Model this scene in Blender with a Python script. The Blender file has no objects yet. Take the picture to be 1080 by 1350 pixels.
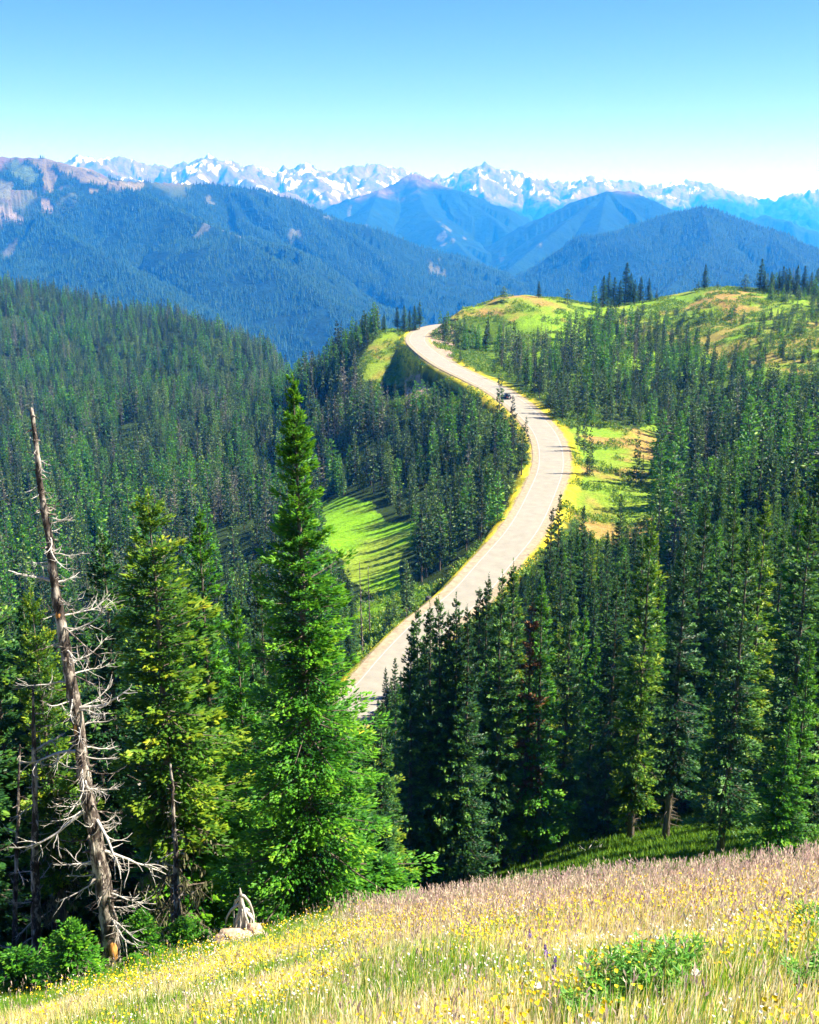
import bpy, math, random
import numpy as np
from mathutils import Vector, Matrix

# ------------------------------------------------------------------ camera, sky, sun, exposure
SC = bpy.context.scene
COL = SC.collection
F = 1450.0                      # focal length in photo pixels (photo is 1080 x 1350)
TH = math.atan((675 - 265) / F) # downward pitch
cam_d = bpy.data.cameras.new("camera")
cam = bpy.data.objects.new("camera", cam_d)
COL.objects.link(cam)
cam_d.sensor_fit = 'VERTICAL'
cam_d.sensor_height = 36.0
cam_d.lens = 36.0 * F / 1350.0
cam_d.clip_start = 0.05
cam_d.clip_end = 80000.0
cam.location = (0, 0, 0)
cam.rotation_euler = (math.pi / 2 - TH, 0, 0)
SC.camera = cam

SUN_EL = math.radians(46)
SUN_AZ = math.radians(3)       # from +x (right) towards +y (ahead)
world = bpy.data.worlds.new("World")
SC.world = world
world.use_nodes = True
wn = world.node_tree.nodes
sky = wn.new('ShaderNodeTexSky')
sky.sky_type = 'NISHITA'
sky.sun_disc = False
sky.sun_elevation = SUN_EL
sky.sun_rotation = math.pi / 2 - SUN_AZ
sky.altitude = 1600
sky.air_density = 1.0
sky.dust_density = 0.0
sky.ozone_density = 3.0
hs = wn.new('ShaderNodeHueSaturation')
hs.inputs['Saturation'].default_value = 1.3
hs.inputs['Hue'].default_value = 0.517
world.node_tree.links.new(sky.outputs[0], hs.inputs['Color'])
world.node_tree.links.new(hs.outputs[0], wn['Background'].inputs[0])
wn['Background'].inputs[1].default_value = 0.05
sd = bpy.data.lights.new("sun", 'SUN')
sd.energy = 5.0
sd.angle = math.radians(0.5)
sd.color = (1.0, 0.95, 0.86)
sun = bpy.data.objects.new("sun", sd)
COL.objects.link(sun)
S = Vector((math.cos(SUN_EL) * math.cos(SUN_AZ), math.cos(SUN_EL) * math.sin(SUN_AZ), math.sin(SUN_EL)))
sun.rotation_euler = S.to_track_quat('Z', 'Y').to_euler()
sun.location = (30, 10, 40)
SC.view_settings.view_transform = 'Standard'
SC.view_settings.look = 'None'
SC.view_settings.exposure = 1.7
SC.view_settings.gamma = 1.0
SC.render.engine = 'CYCLES'
SC.cycles.use_denoising = True
SC.cycles.max_bounces = 6
SC.cycles.diffuse_bounces = 3
SC.cycles.transmission_bounces = 3
SC.cycles.volume_bounces = 1

rng = np.random.default_rng(7)
random.seed(7)

# ------------------------------------------------------------------ geometry of the view (used to survey the place)
CT, ST = math.cos(TH), math.sin(TH)
def P(px, py, D):
    """point at forward distance D seen at photo pixel px, py"""
    a = (px - 540) / F
    b = (675 - py) / F
    k = D / (CT + b * ST)
    return np.array([a * k, D, (-ST + b * CT) * k])
def proj(x, y, z):
    f = y * CT - z * ST
    u = y * ST + z * CT
    f = np.maximum(f, 1e-3)
    return 540 + F * x / f, 675 - F * u / f

# ------------------------------------------------------------------ helpers
def mesh_np(name, verts, faces, mat=None, smooth=False, attrs=None, link=True):
    """faces: (N,k) array or list of such arrays"""
    if not isinstance(faces, (list, tuple)):
        faces = [faces]
    faces = [np.asarray(f, dtype=np.int32) for f in faces if len(f)]
    me = bpy.data.meshes.new(name)
    verts = np.asarray(verts, dtype=np.float32)
    me.vertices.add(len(verts))
    me.vertices.foreach_set('co', verts.ravel())
    loops = np.concatenate([f.ravel() for f in faces])
    tot = np.concatenate([np.full(len(f), f.shape[1], dtype=np.int32) for f in faces])
    start = np.concatenate([[0], np.cumsum(tot)[:-1]]).astype(np.int32)
    me.loops.add(len(loops))
    me.loops.foreach_set('vertex_index', loops)
    me.polygons.add(len(tot))
    me.polygons.foreach_set('loop_start', start)
    me.polygons.foreach_set('loop_total', tot)
    if smooth:
        me.polygons.foreach_set('use_smooth', np.ones(len(tot), dtype=bool))
    if attrs:
        for k, v in attrs.items():
            v = np.asarray(v, dtype=np.float32)
            if v.ndim == 1:
                at = me.attributes.new(k, 'FLOAT', 'POINT')
                at.data.foreach_set('value', v)
            else:
                at = me.attributes.new(k, 'FLOAT_COLOR', 'POINT')
                c = np.ones((len(v), 4), dtype=np.float32)
                c[:, :3] = v
                at.data.foreach_set('color', c.ravel())
    me.update(calc_edges=True)
    if mat:
        me.materials.append(mat)
    return me

def link(name, data, parent=None, loc=None):
    o = bpy.data.objects.new(name, data)
    COL.objects.link(o)
    if parent is not None:
        o.parent = parent
    if loc is not None:
        o.location = loc
    return o
def tag(o, label=None, cat=None, group=None, kind=None):
    if label: o['label'] = label
    if cat: o['category'] = cat
    if group: o['group'] = group
    if kind: o['kind'] = kind
    return o

class MB:
    """collects vertex / face / tint arrays"""
    def __init__(s):
        s.v, s.q, s.t, s.tint, s.n = [], [], [], [], 0
    def add(s, v, q=None, t=None, tint=0.5):
        v = np.asarray(v, dtype=np.float32)
        if q is not None and len(q): s.q.append(np.asarray(q) + s.n)
        if t is not None and len(t): s.t.append(np.asarray(t) + s.n)
        s.v.append(v)
        tint = np.asarray(tint, dtype=np.float32)
        s.tint.append(np.full(len(v), tint) if tint.ndim == 0 else tint)
        s.n += len(v)
    def mesh(s, name, mat=None, smooth=False):
        fs = []
        if s.q: fs.append(np.concatenate(s.q))
        if s.t: fs.append(np.concatenate(s.t))
        return mesh_np(name, np.concatenate(s.v), fs, mat, smooth, {'tint': np.concatenate(s.tint)})
    def tube(s, pts, radii, sides=6, cap=True, tint=0.5, wob=0.0):
        pts = np.asarray(pts, dtype=float)
        radii = np.asarray(radii, dtype=float)
        n = len(pts)
        tan = np.gradient(pts, axis=0)
        tan /= np.linalg.norm(tan, axis=1)[:, None] + 1e-9
        ref = np.array([0, 0, 1.0]) if abs(tan[0][2]) < 0.9 else np.array([1.0, 0, 0])
        a = np.cross(tan, ref); a /= np.linalg.norm(a, axis=1)[:, None] + 1e-9
        b = np.cross(tan, a)
        ang = np.linspace(0, 2 * np.pi, sides, endpoint=False)
        r = radii[:, None] * np.ones(sides)[None]
        if wob: r = r * (1 + wob * rng.uniform(-1, 1, r.shape))
        v = pts[:, None] + r[..., None] * (np.cos(ang)[None, :, None] * a[:, None] + np.sin(ang)[None, :, None] * b[:, None])
        i = np.arange(n - 1)[:, None] * sides
        j = np.arange(sides)[None]
        j2 = (j + 1) % sides
        q = np.stack([i + j, i + j2, i + sides + j2, i + sides + j], -1).reshape(-1, 4)
        v = v.reshape(-1, 3)
        t = None
        if cap:
            v = np.concatenate([v, pts[-1:] + tan[-1:] * radii[-1]])
            k = (n - 1) * sides
            jj = np.arange(sides)
            t = np.stack([k + jj, k + (jj + 1) % sides, np.full(sides, n * sides)], -1)
        s.add(v, q, t, tint)
    def box(s, x0, x1, y0, y1, z0, z1, tint=0.5):
        v = [(x, y, z) for z in (z0, z1) for x, y in ((x0, y0), (x1, y0), (x1, y1), (x0, y1))]
        q = [(0, 3, 2, 1), (4, 5, 6, 7), (0, 1, 5, 4), (1, 2, 6, 5), (2, 3, 7, 6), (3, 0, 4, 7)]
        s.add(v, q, None, tint)

def hash2(ix, iy, seed):
    h = (ix * 374761393 + iy * 668265263 + seed * 1442695041) & 0xffffffff
    h = ((h ^ (h >> 13)) * 1274126177) & 0xffffffff
    h = h ^ (h >> 16)
    return (h & 0xffff) / 65535.0
def vnoise(x, y, seed=0):
    ix = np.floor(x).astype(np.int64); iy = np.floor(y).astype(np.int64)
    fx = x - ix; fy = y - iy
    fx = fx * fx * fx * (fx * (fx * 6 - 15) + 10); fy = fy * fy * fy * (fy * (fy * 6 - 15) + 10)
    a = hash2(ix, iy, seed); b = hash2(ix + 1, iy, seed)
    c = hash2(ix, iy + 1, seed); d = hash2(ix + 1, iy + 1, seed)
    return (a * (1 - fx) + b * fx) * (1 - fy) + (c * (1 - fx) + d * fx) * fy
def fbm(x, y, octv=4, seed=0, ridged=False, gain=0.5):
    s = 0.0; a = 1.0; tot = 0
    ca, sa = math.cos(0.6), math.sin(0.6)
    for k in range(octv):
        n = vnoise(x, y, seed + k * 17)
        if ridged: n = 1 - np.abs(2 * n - 1)
        s = s + a * n; tot += a
        a *= gain
        x, y = (x * ca - y * sa) * 2.03 + 13.7, (x * sa + y * ca) * 2.03 + 5.1
    return s / tot
def smooth(a, b, x):
    t = np.clip((x - a) / (b - a), 0, 1)
    return t * t * (3 - 2 * t)

# ------------------------------------------------------------------ materials
def new_mat(name):
    m = bpy.data.materials.new(name)
    m.use_nodes = True
    nt = m.node_tree
    return m, nt, nt.nodes['Principled BSDF'], nt.nodes['Material Output']
def ramp(nt, stops, fac):
    r = nt.nodes.new('ShaderNodeValToRGB')
    e = r.color_ramp.elements
    while len(e) < len(stops): e.new(0.5)
    for el, (p, c) in zip(e, stops):
        el.position = p; el.color = (*c, 1)
    nt.links.new(fac, r.inputs[0])
    return r
def math_n(nt, op, a, b=None, c=None):
    n = nt.nodes.new('ShaderNodeMath'); n.operation = op
    for i, v in enumerate((a, b, c)):
        if v is None: continue
        if isinstance(v, (int, float)): n.inputs[i].default_value = v
        else: nt.links.new(v, n.inputs[i])
    return n.outputs[0]
def noise_n(nt, scale, detail=4, rough=0.55, coord='Object', vec=None):
    tc = nt.nodes.new('ShaderNodeTexCoord')
    n = nt.nodes.new('ShaderNodeTexNoise')
    n.inputs['Scale'].default_value = scale
    n.inputs['Detail'].default_value = detail
    n.inputs['Roughness'].default_value = rough
    nt.links.new(vec if vec is not None else tc.outputs[coord], n.inputs['Vector'])
    return n
def mix_c(nt, fac, a, b, mode='MIX'):
    n = nt.nodes.new('ShaderNodeMix'); n.data_type = 'RGBA'; n.blend_type = mode
    if isinstance(fac, (int, float)): n.inputs[0].default_value = fac
    else: nt.links.new(fac, n.inputs[0])
    for i, v in ((6, a), (7, b)):
        if isinstance(v, tuple): n.inputs[i].default_value = (*v, 1)
        else: nt.links.new(v, n.inputs[i])
    return n.outputs[2]
def attr_n(nt, name):
    n = nt.nodes.new('ShaderNodeAttribute'); n.attribute_name = name
    return n
def bump_n(nt, h, strength, dist, bsdf):
    b = nt.nodes.new('ShaderNodeBump')
    b.inputs['Strength'].default_value = strength
    b.inputs['Distance'].default_value = dist
    nt.links.new(h, b.inputs['Height'])
    nt.links.new(b.outputs[0], bsdf.inputs['Normal'])

def leaf_mat(name, stops, trans=0.35, rough=0.5, rand=0.35, tcol=(0.16, 0.30, 0.02), spec=0.3):
    m, nt, bs, out = new_mat(name)
    at = attr_n(nt, 'tint')
    oi = nt.nodes.new('ShaderNodeObjectInfo')
    f = math_n(nt, 'ADD', math_n(nt, 'MULTIPLY', at.outputs['Fac'], 1 - rand), math_n(nt, 'MULTIPLY', oi.outputs['Random'], rand))
    r = ramp(nt, stops, f)
    nt.links.new(r.outputs[0], bs.inputs['Base Color'])
    bs.inputs['Roughness'].default_value = rough
    bs.inputs['Specular IOR Level'].default_value = spec
    tr = nt.nodes.new('ShaderNodeBsdfTranslucent')
    tc = mix_c(nt, 0.5, r.outputs[0], tcol)
    nt.links.new(tc, tr.inputs[0])
    mx = nt.nodes.new('ShaderNodeMixShader')
    mx.inputs[0].default_value = trans
    nt.links.new(bs.outputs[0], mx.inputs[1]); nt.links.new(tr.outputs[0], mx.inputs[2])
    nt.links.new(mx.outputs[0], out.inputs[0])
    return m
def plain_mat(name, col, rough=0.7, metal=0.0, var=0.25, scale=8.0, bump=0.0, spec=0.5, bdist=0.02):
    m, nt, bs, out = new_mat(name)
    n = noise_n(nt, scale, 6)
    dark = tuple(c * (1 - var) for c in col); lite = tuple(min(1, c * (1 + var)) for c in col)
    r = ramp(nt, [(0.3, dark), (0.7, lite)], n.outputs[0])
    nt.links.new(r.outputs[0], bs.inputs['Base Color'])
    bs.inputs['Roughness'].default_value = rough
    bs.inputs['Metallic'].default_value = metal
    bs.inputs['Specular IOR Level'].default_value = spec
    if bump: bump_n(nt, n.outputs[0], bump, bdist, bs)
    return m
def bark_mat(name, cols, sx=14.0, sz=1.6):
    m, nt, bs, out = new_mat(name)
    tc = nt.nodes.new('ShaderNodeTexCoord')
    mp = nt.nodes.new('ShaderNodeMapping'); mp.inputs['Scale'].default_value = (sx, sx, sz)
    nt.links.new(tc.outputs['Object'], mp.inputs[0])
    n = noise_n(nt, 1.0, 8, 0.65, vec=mp.outputs[0])
    r = ramp(nt, cols, n.outputs[0])
    nt.links.new(r.outputs[0], bs.inputs['Base Color'])
    bs.inputs['Roughness'].default_value = 0.85
    bs.inputs['Specular IOR Level'].default_value = 0.2
    bump_n(nt, n.outputs[0], 0.8, 0.03, bs)
    return m

M = {}
M['fir'] = leaf_mat('fir_needles', [(0.0, (0.007, 0.030, 0.014)), (0.4, (0.018, 0.075, 0.024)), (0.65, (0.060, 0.180, 0.026)), (1.0, (0.26, 0.42, 0.05))], 0.25)  # ramp ends darkened and paled to stand in for shaded cores and sunlit tips
M['fir_far'] = leaf_mat('distant_fir_needles', [(0.0, (0.003, 0.014, 0.008)), (0.3, (0.009, 0.038, 0.014)), (0.5, (0.032, 0.095, 0.022)), (0.72, (0.13, 0.23, 0.035)), (1.0, (0.38, 0.44, 0.12))], 0.10, rand=0.5, spec=0.3)  # deep low stops and pale yellowish top imitate shade and sun on the crown
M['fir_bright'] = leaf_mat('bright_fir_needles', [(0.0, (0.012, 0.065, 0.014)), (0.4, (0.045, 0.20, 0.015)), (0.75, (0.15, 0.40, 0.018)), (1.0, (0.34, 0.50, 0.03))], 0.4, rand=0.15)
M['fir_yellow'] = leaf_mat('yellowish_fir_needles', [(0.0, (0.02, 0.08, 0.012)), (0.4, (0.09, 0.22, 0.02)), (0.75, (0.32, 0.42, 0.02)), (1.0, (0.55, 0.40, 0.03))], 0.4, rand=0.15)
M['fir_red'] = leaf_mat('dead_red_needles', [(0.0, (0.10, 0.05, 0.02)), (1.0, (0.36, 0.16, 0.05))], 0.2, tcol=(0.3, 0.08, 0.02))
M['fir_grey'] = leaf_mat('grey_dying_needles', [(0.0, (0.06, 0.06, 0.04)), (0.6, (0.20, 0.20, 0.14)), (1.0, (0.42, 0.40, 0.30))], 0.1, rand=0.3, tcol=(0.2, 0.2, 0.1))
M['lichen'] = leaf_mat('pale_lichen', [(0.0, (0.10, 0.11, 0.05)), (1.0, (0.34, 0.32, 0.18))], 0.2, tcol=(0.3, 0.28, 0.14))
M['bark'] = bark_mat('fir_bark', [(0.3, (0.05, 0.038, 0.03)), (0.55, (0.14, 0.11, 0.085)), (0.75, (0.27, 0.23, 0.19))])
M['snag'] = bark_mat('weathered_wood', [(0.38, (0.03, 0.022, 0.018)), (0.50, (0.09, 0.07, 0.06)), (0.54, (0.28, 0.24, 0.20)), (0.66, (0.44, 0.39, 0.34)), (0.8, (0.52, 0.48, 0.43))], 7.0, 3.0)
M['deadwood'] = bark_mat('bleached_branch_wood', [(0.3, (0.30, 0.26, 0.22)), (0.6, (0.55, 0.52, 0.47)), (0.8, (0.68, 0.66, 0.62))])
M['orangewood'] = bark_mat('rotten_orange_wood', [(0.3, (0.25, 0.10, 0.03)), (0.6, (0.62, 0.30, 0.08)), (0.8, (0.75, 0.5, 0.2))])

# ------------------------------------------------------------------ terrain: surveyed points, ridge lines
MEAD = lambda x, y: -1.6 - 0.613 * y + 0.262 * x - 0.07 * np.maximum(x, 0) - 0.004 * np.maximum(x, 0) ** 2
ctrl = []
for px, py, D in [
    # beyond the meadow lip, shaded slope
    (1080, 1225, 19), (1060, 1125, 38), (1060, 1050, 66), (1060, 960, 95),
    (900, 1195, 24), (900, 1130, 42), (900, 1085, 62), (900, 1000, 88), (900, 900, 115), (900, 800, 150),
    (740, 1215, 24), (740, 1160, 42), (740, 1125, 58), (740, 1080, 78),
    (600, 1235, 26), (600, 1180, 50), (600, 1120, 80), (620, 1030, 105),
    (400, 1262, 28), (400, 1210, 52), (400, 1120, 92), (400, 1020, 122),
    (100, 1300, 22), (100, 1265, 34), (0, 1310, 26), (0, 1215, 52), (0, 1100, 82), (200, 1130, 78), (200, 1000, 120),
    (0, 900, 170), (0, 750, 285), (0, 680, 390), (0, 600, 520), (0, 520, 680), (0, 450, 880), (0, 384, 1100),
    (150, 700, 350), (150, 600, 490), (150, 500, 760), (150, 416, 1060),
    (300, 1000, 115), (300, 900, 165), (300, 800, 230), (300, 700, 325), (300, 600, 450), (300, 520, 640), (300, 452, 1000),
    (360, 475, 960), (400, 640, 385), (400, 560, 480), (420, 500, 580), (240, 436, 1040), (70, 398, 1090),
    # hillside between valley and road
    (480, 860, 172), (480, 800, 208), (480, 720, 259), (480, 670, 303), (480, 600, 362), (480, 540, 415), (480, 478, 462), (490, 436, 500),
    (430, 720, 264), (530, 700, 262), (520, 440, 490), (535, 500, 440), (500, 500, 448),
    (600, 620, 305), (600, 560, 350), (600, 700, 245), (560, 560, 372), (560, 640, 305), (660, 620, 282), (570, 760, 212),
    # bowl and slopes right of the road
    (800, 640, 262), (800, 590, 298), (850, 690, 232), (765, 690, 232), (860, 740, 205), (840, 560, 325),
    (700, 800, 165), (700, 900, 125), (800, 850, 140), (1000, 880, 118), (1000, 800, 142), (1000, 700, 188),
    (1000, 620, 250), (1000, 560, 315), (1000, 500, 385), (1000, 440, 450), (1000, 400, 510), (1000, 383, 545),
    (1080, 640, 230), (1080, 540, 335), (1080, 450, 430), (1080, 392, 530), (960, 380, 540),
    (900, 640, 262), (900, 580, 325), (900, 500, 415), (900, 440, 480), (900, 405, 525), (880, 394, 540), (930, 381, 545),
    (830, 408, 530), (780, 403, 530), (740, 395, 530), (690, 389, 530), (650, 390, 525), (610, 401, 515), (590, 420, 498),
    (592, 455, 468), (640, 440, 490), (640, 480, 428), (700, 480, 438), (740, 480, 425), (740, 440, 480),
    (720, 522, 362), (800, 540, 348), (800, 480, 425), (800, 430, 500),
]:
    ctrl.append(P(px, py, D))
ROAD_PX = [(478, 925, 143), (520, 876, 155), (570, 822, 171), (615, 786, 183), (650, 745, 199), (688, 700, 218), (712, 655, 246), (727, 612, 276),
           (720, 574, 306), (695, 544, 334), (662, 518, 362), (625, 499, 386), (590, 482, 411), (564, 464, 438), (550, 449, 470), (556, 437, 496)]
road = [P(*p) for p in ROAD_PX]
road = [np.array([-38, 105, -66.0]), np.array([-28, 118, -67.0]), np.array([-16, 131, -68.0])] + road + [np.array([13, 512, -55.5]), np.array([28, 534, -56.5]), np.array([50, 560, -58]), np.array([80, 575, -60])]
ctrl += road
# ground behind the crests, falling into the deep valley
for u in (-0.55, -0.4, -0.2, 0.0, 0.2, 0.4, 0.55):
    if u < -0.1:
        ys = ((1350, -260), (1700, -480), (2300, -760), (3200, -900))
    elif u < 0.1:
        ys = ((640, -150), (800, -270), (1100, -430), (1700, -700), (2600, -880), (3200, -900))
    else:
        ys = ((640, -84), (720, -150), (900, -280), (1300, -480), (2000, -760), (3200, -900))
    for y, z in ys:
        ctrl.append(np.array([u * y, y, z]))
for y in (3, 8, 13):
    for u in (-0.5, -0.2, 0.1, 0.5):
        ctrl.append(np.array([u * y, y, MEAD(u * y, y)]))
for y, z in ((60, -48), (160, -78), (400, -95), (900, -70)):
    ctrl.append(np.array([-0.6 * y, y, z]))
for y, z in ((60, -28), (160, -44), (300, -50), (520, -30)):
    ctrl.append(np.array([0.6 * y, y, z]))
C3 = np.array(ctrl)
KU = 5.0
def feat(x, y):
    return np.stack([KU * np.clip(x / y, -0.62, 0.62), np.log(y) * 2.2], -1)
CF = feat(C3[:, 0], C3[:, 1])
def kern(d2):
    return 0.5 * d2 * np.log(d2 + 1e-12)
n_c = len(CF)
A = np.zeros((n_c + 3, n_c + 3))
A[:n_c, :n_c] = kern(((CF[:, None] - CF[None]) ** 2).sum(-1)) + np.eye(n_c) * 4e-3
A[:n_c, n_c] = 1; A[:n_c, n_c + 1:] = CF
A[n_c:, :n_c] = A[:n_c, n_c:].T
W = np.linalg.solve(A, np.concatenate([C3[:, 2] / C3[:, 1], [0, 0, 0]]))
def tps(x, y):
    q = feat(x, y)
    out = W[n_c] + q[..., 0] * W[n_c + 1] + q[..., 1] * W[n_c + 2]
    for i in range(n_c):
        d2 = (q[..., 0] - CF[i, 0]) ** 2 + (q[..., 1] - CF[i, 1]) ** 2
        out = out + W[i] * kern(d2)
    return out * y

# road centre line, resampled
def catmull(pts, step):
    pts = [np.array(p, float) for p in pts]
    out = []
    pp = [2 * pts[0] - pts[1]] + pts + [2 * pts[-1] - pts[-2]]
    for i in range(1, len(pp) - 2):
        p0, p1, p2, p3 = pp[i - 1:i + 3]
        n = max(2, int(np.linalg.norm(p2 - p1) / step))
        for k in range(n):
            t = k / n
            out.append(0.5 * (2 * p1 + (p2 - p0) * t + (2 * p0 - 5 * p1 + 4 * p2 - p3) * t * t + (3 * p1 - p0 - 3 * p2 + p3) * t ** 3))
    out.append(pp[-2])
    return np.array(out)
RC = catmull(road, 2.0)
for _ in range(6):                                  # smooth the line
    RC[1:-1] = 0.25 * RC[:-2] + 0.5 * RC[1:-1] + 0.25 * RC[2:]
RT = np.gradient(RC[:, :2], axis=0); RT /= np.linalg.norm(RT, axis=1)[:, None]
def road_dist(x, y):
    """distance to centre line, signed side, centre height"""
    shp = x.shape
    xf, yf = x.ravel(), y.ravel()
    d = np.full(len(xf), 1e9); zc = np.zeros(len(xf)); side = np.zeros(len(xf))
    near = np.where((yf > 90) & (yf < 600) & (np.abs(xf) < 110))[0]
    for c in range(0, len(near), 20000):
        ii = near[c:c + 20000]
        dd = (xf[ii][:, None] - RC[None, :, 0]) ** 2 + (yf[ii][:, None] - RC[None, :, 1]) ** 2
        k = dd.argmin(1)
        d[ii] = np.sqrt(dd[np.arange(len(ii)), k])
        # along-line correction
        dx = xf[ii] - RC[k, 0]; dy = yf[ii] - RC[k, 1]
        al = dx * RT[k, 0] + dy * RT[k, 1]
        side[ii] = dx * RT[k, 1] - dy * RT[k, 0]
        d[ii] = np.minimum(d[ii], np.abs(side[ii]) + np.maximum(0, np.abs(al) - 1.2))
        k2 = np.clip(k + np.sign(al).astype(int), 0, len(RC) - 1)
        w = np.clip(np.abs(al) / 2.0, 0, 1)
        zc[ii] = RC[k, 2] * (1 - w) + RC[k2, 2] * w
    return d.reshape(shp), side.reshape(shp), zc.reshape(shp)

def lip_y(u):
    """distance of the meadow's edge"""
    return np.interp(u, [-0.6, -0.37, -0.2, -0.1, 0.0, 0.12, 0.25, 0.37, 0.6], [15, 16.5, 18.0, 18.6, 14.4, 13.2, 12.2, 11.2, 10])
def near_h(x, y):
    h = tps(x, y)
    h = h + (fbm(x / 30, y / 30, 4, 3) - 0.5) * np.clip((y - 20) / 60, 0, 1) * 3.0 * np.clip(y / 300, 0.3, 1.6)
    u = x / y
    gw = smooth(-0.06, -0.16, u) * smooth(180, 320, y) * smooth(1150, 800, y)
    h = h + gw * ((fbm(x / 75 + y / 300, y / 190, 3, 13, ridged=True) - 0.6) * 30 * np.clip(y / 500, 0.4, 1.2))
    L = lip_y(u)
    m = MEAD(x, y) + (fbm(x / 2.2, y / 2.2, 4, 5) - 0.5) * 0.22
    w = smooth(0, 1, (y - L) / 5.0)
    h = m * (1 - w) + h * w
    d, side, zc = road_dist(x, y)
    wr = 1 - smooth(4.6, 9.5, d)
    h = h * (1 - wr) + (zc - 0.14) * wr
    return h

RIDGES = [  # (slope, rock flag, points px,py,D)
    (0.42, [(-260, 190, 5300), (-150, 196, 5200), (0, 206, 5000), (60, 208, 4900), (110, 222, 4750), (135, 236, 4700), (215, 240, 4900), (290, 243, 5150), (345, 251, 5250), (385, 262, 5200), (430, 288, 5000), (480, 322, 4700), (530, 360, 4450), (580, 398, 4250), (640, 440, 4100)]),
    (0.45, [(135, 236, 4700), (215, 268, 4300), (300, 308, 3950), (370, 352, 3650), (430, 396, 3400), (480, 440, 3250)]),
    (0.45, [(0, 206, 5000), (30, 262, 4500), (80, 306, 4050), (150, 345, 3650), (215, 390, 3300), (270, 440, 3000), (330, 490, 2800)]),
    (0.45, [(-260, 190, 5300), (-200, 300, 4000), (-100, 370, 3200), (0, 420, 2700)]),
    (0.5, [(290, 243, 5150), (320, 290, 4700), (365, 322, 4400), (425, 372, 4100)]),
    (0.5, [(385, 262, 5200), (415, 305, 4750), (450, 340, 4500)]),
    # middle pyramid
    (0.5, [(380, 300, 8200), (440, 272, 8800), (500, 250, 9200), (522, 241, 9350), (545, 225, 9500), (570, 240, 9350), (600, 252, 9100), (650, 288, 8600), (692, 326, 8100), (730, 352, 7800)]),
    (0.5, [(545, 229, 9500), (560, 275, 8600), (600, 318, 7700), (640, 362, 6900)]),
    (0.5, [(500, 250, 9200), (480, 300, 8000), (530, 350, 7000), (580, 385, 6400)]),
    # right massif
    (0.5, [(650, 372, 6500), (700, 330, 7000), (750, 290, 7500), (800, 252, 8000), (830, 251, 8050), (862, 264, 7900), (900, 283, 7800), (960, 300, 7800)]),
    (0.5, [(800, 252, 8000), (790, 300, 7200), (770, 340, 6500), (740, 375, 6000)]),
    (0.45, [(640, 420, 4700), (700, 386, 4900), (770, 340, 5100), (830, 303, 5300), (880, 282, 5450), (925, 272, 5500), (965, 286, 5450), (1010, 305, 5400), (1050, 320, 5350), (1120, 340, 5300), (1250, 360, 5200)]),
    (0.45, [(925, 272, 5500), (940, 320, 4900), (900, 360, 4400), (860, 400, 4000)]),
    (0.45, [(1010, 305, 5400), (1060, 350, 4700), (1100, 400, 4100)]),
    (0.5, [(880, 330, 10000), (950, 300, 10200), (1010, 282, 10500), (1050, 296, 10400), (1100, 315, 10300), (1200, 320, 10300)]),
    # far range
    (0.62, [(-400, 225, 12500), (-200, 215, 12500), (0, 222, 12600), (80, 213, 12800), (102, 204, 13000), (125, 210, 13000), (160, 207, 13200), (190, 214, 13200), (222, 219, 13400), (250, 212, 13300), (276, 205, 13200), (292, 212, 13300), (322, 215, 13500), (358, 223, 13800), (402, 216, 14000), (430, 227, 14300), (460, 220, 14600), (500, 218, 15000), (530, 222, 15300), (560, 232, 15500), (590, 230, 15400), (616, 224, 15200), (640, 216, 15000), (665, 225, 15000), (692, 228, 15200), (720, 238, 15400), (750, 240, 15600), (784, 233, 15500), (802, 240, 15700), (832, 237, 16200), (852, 243, 16400), (902, 237, 16500), (936, 243, 16600), (976, 256, 16800), (1000, 262, 17000), (1022, 262, 17000), (1050, 254, 16900), (1082, 250, 16800), (1200, 246, 16800), (1400, 240, 16800)]),
    (0.55, [(102, 204, 13000), (150, 228, 12000), (230, 250, 11000)]),
    (0.55, [(276, 205, 13200), (262, 225, 12400), (240, 245, 11500)]),
    (0.55, [(276, 205, 13200), (320, 235, 12300), (370, 262, 11300), (400, 290, 10500)]),
    (0.55, [(402, 216, 14000), (425, 245, 12900), (440, 275, 11800)]),
    (0.55, [(500, 218, 15000), (480, 245, 13800), (440, 268, 12500)]),
    (0.55, [(640, 216, 15000), (630, 245, 13900), (650, 268, 13000), (690, 295, 11800), (700, 320, 10800)]),
    (0.55, [(692, 228, 15200), (720, 262, 13800), (745, 290, 12500)]),
    (0.55, [(784, 233, 15500), (760, 255, 14300), (735, 280, 13000), (690, 320, 11000)]),
    (0.55, [(784, 233, 15500), (815, 262, 14200), (850, 285, 13000)]),
    (0.55, [(902, 237, 16500), (880, 258, 15300), (860, 280, 14000)]),
    (0.55, [(902, 237, 16500), (950, 265, 15200), (1000, 287, 14000), (1060, 300, 13000)]),
    (0.55, [(1050, 254, 16900), (1045, 275, 15600), (1100, 300, 14000)]),
]
FLOOR = -880.0
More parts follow.
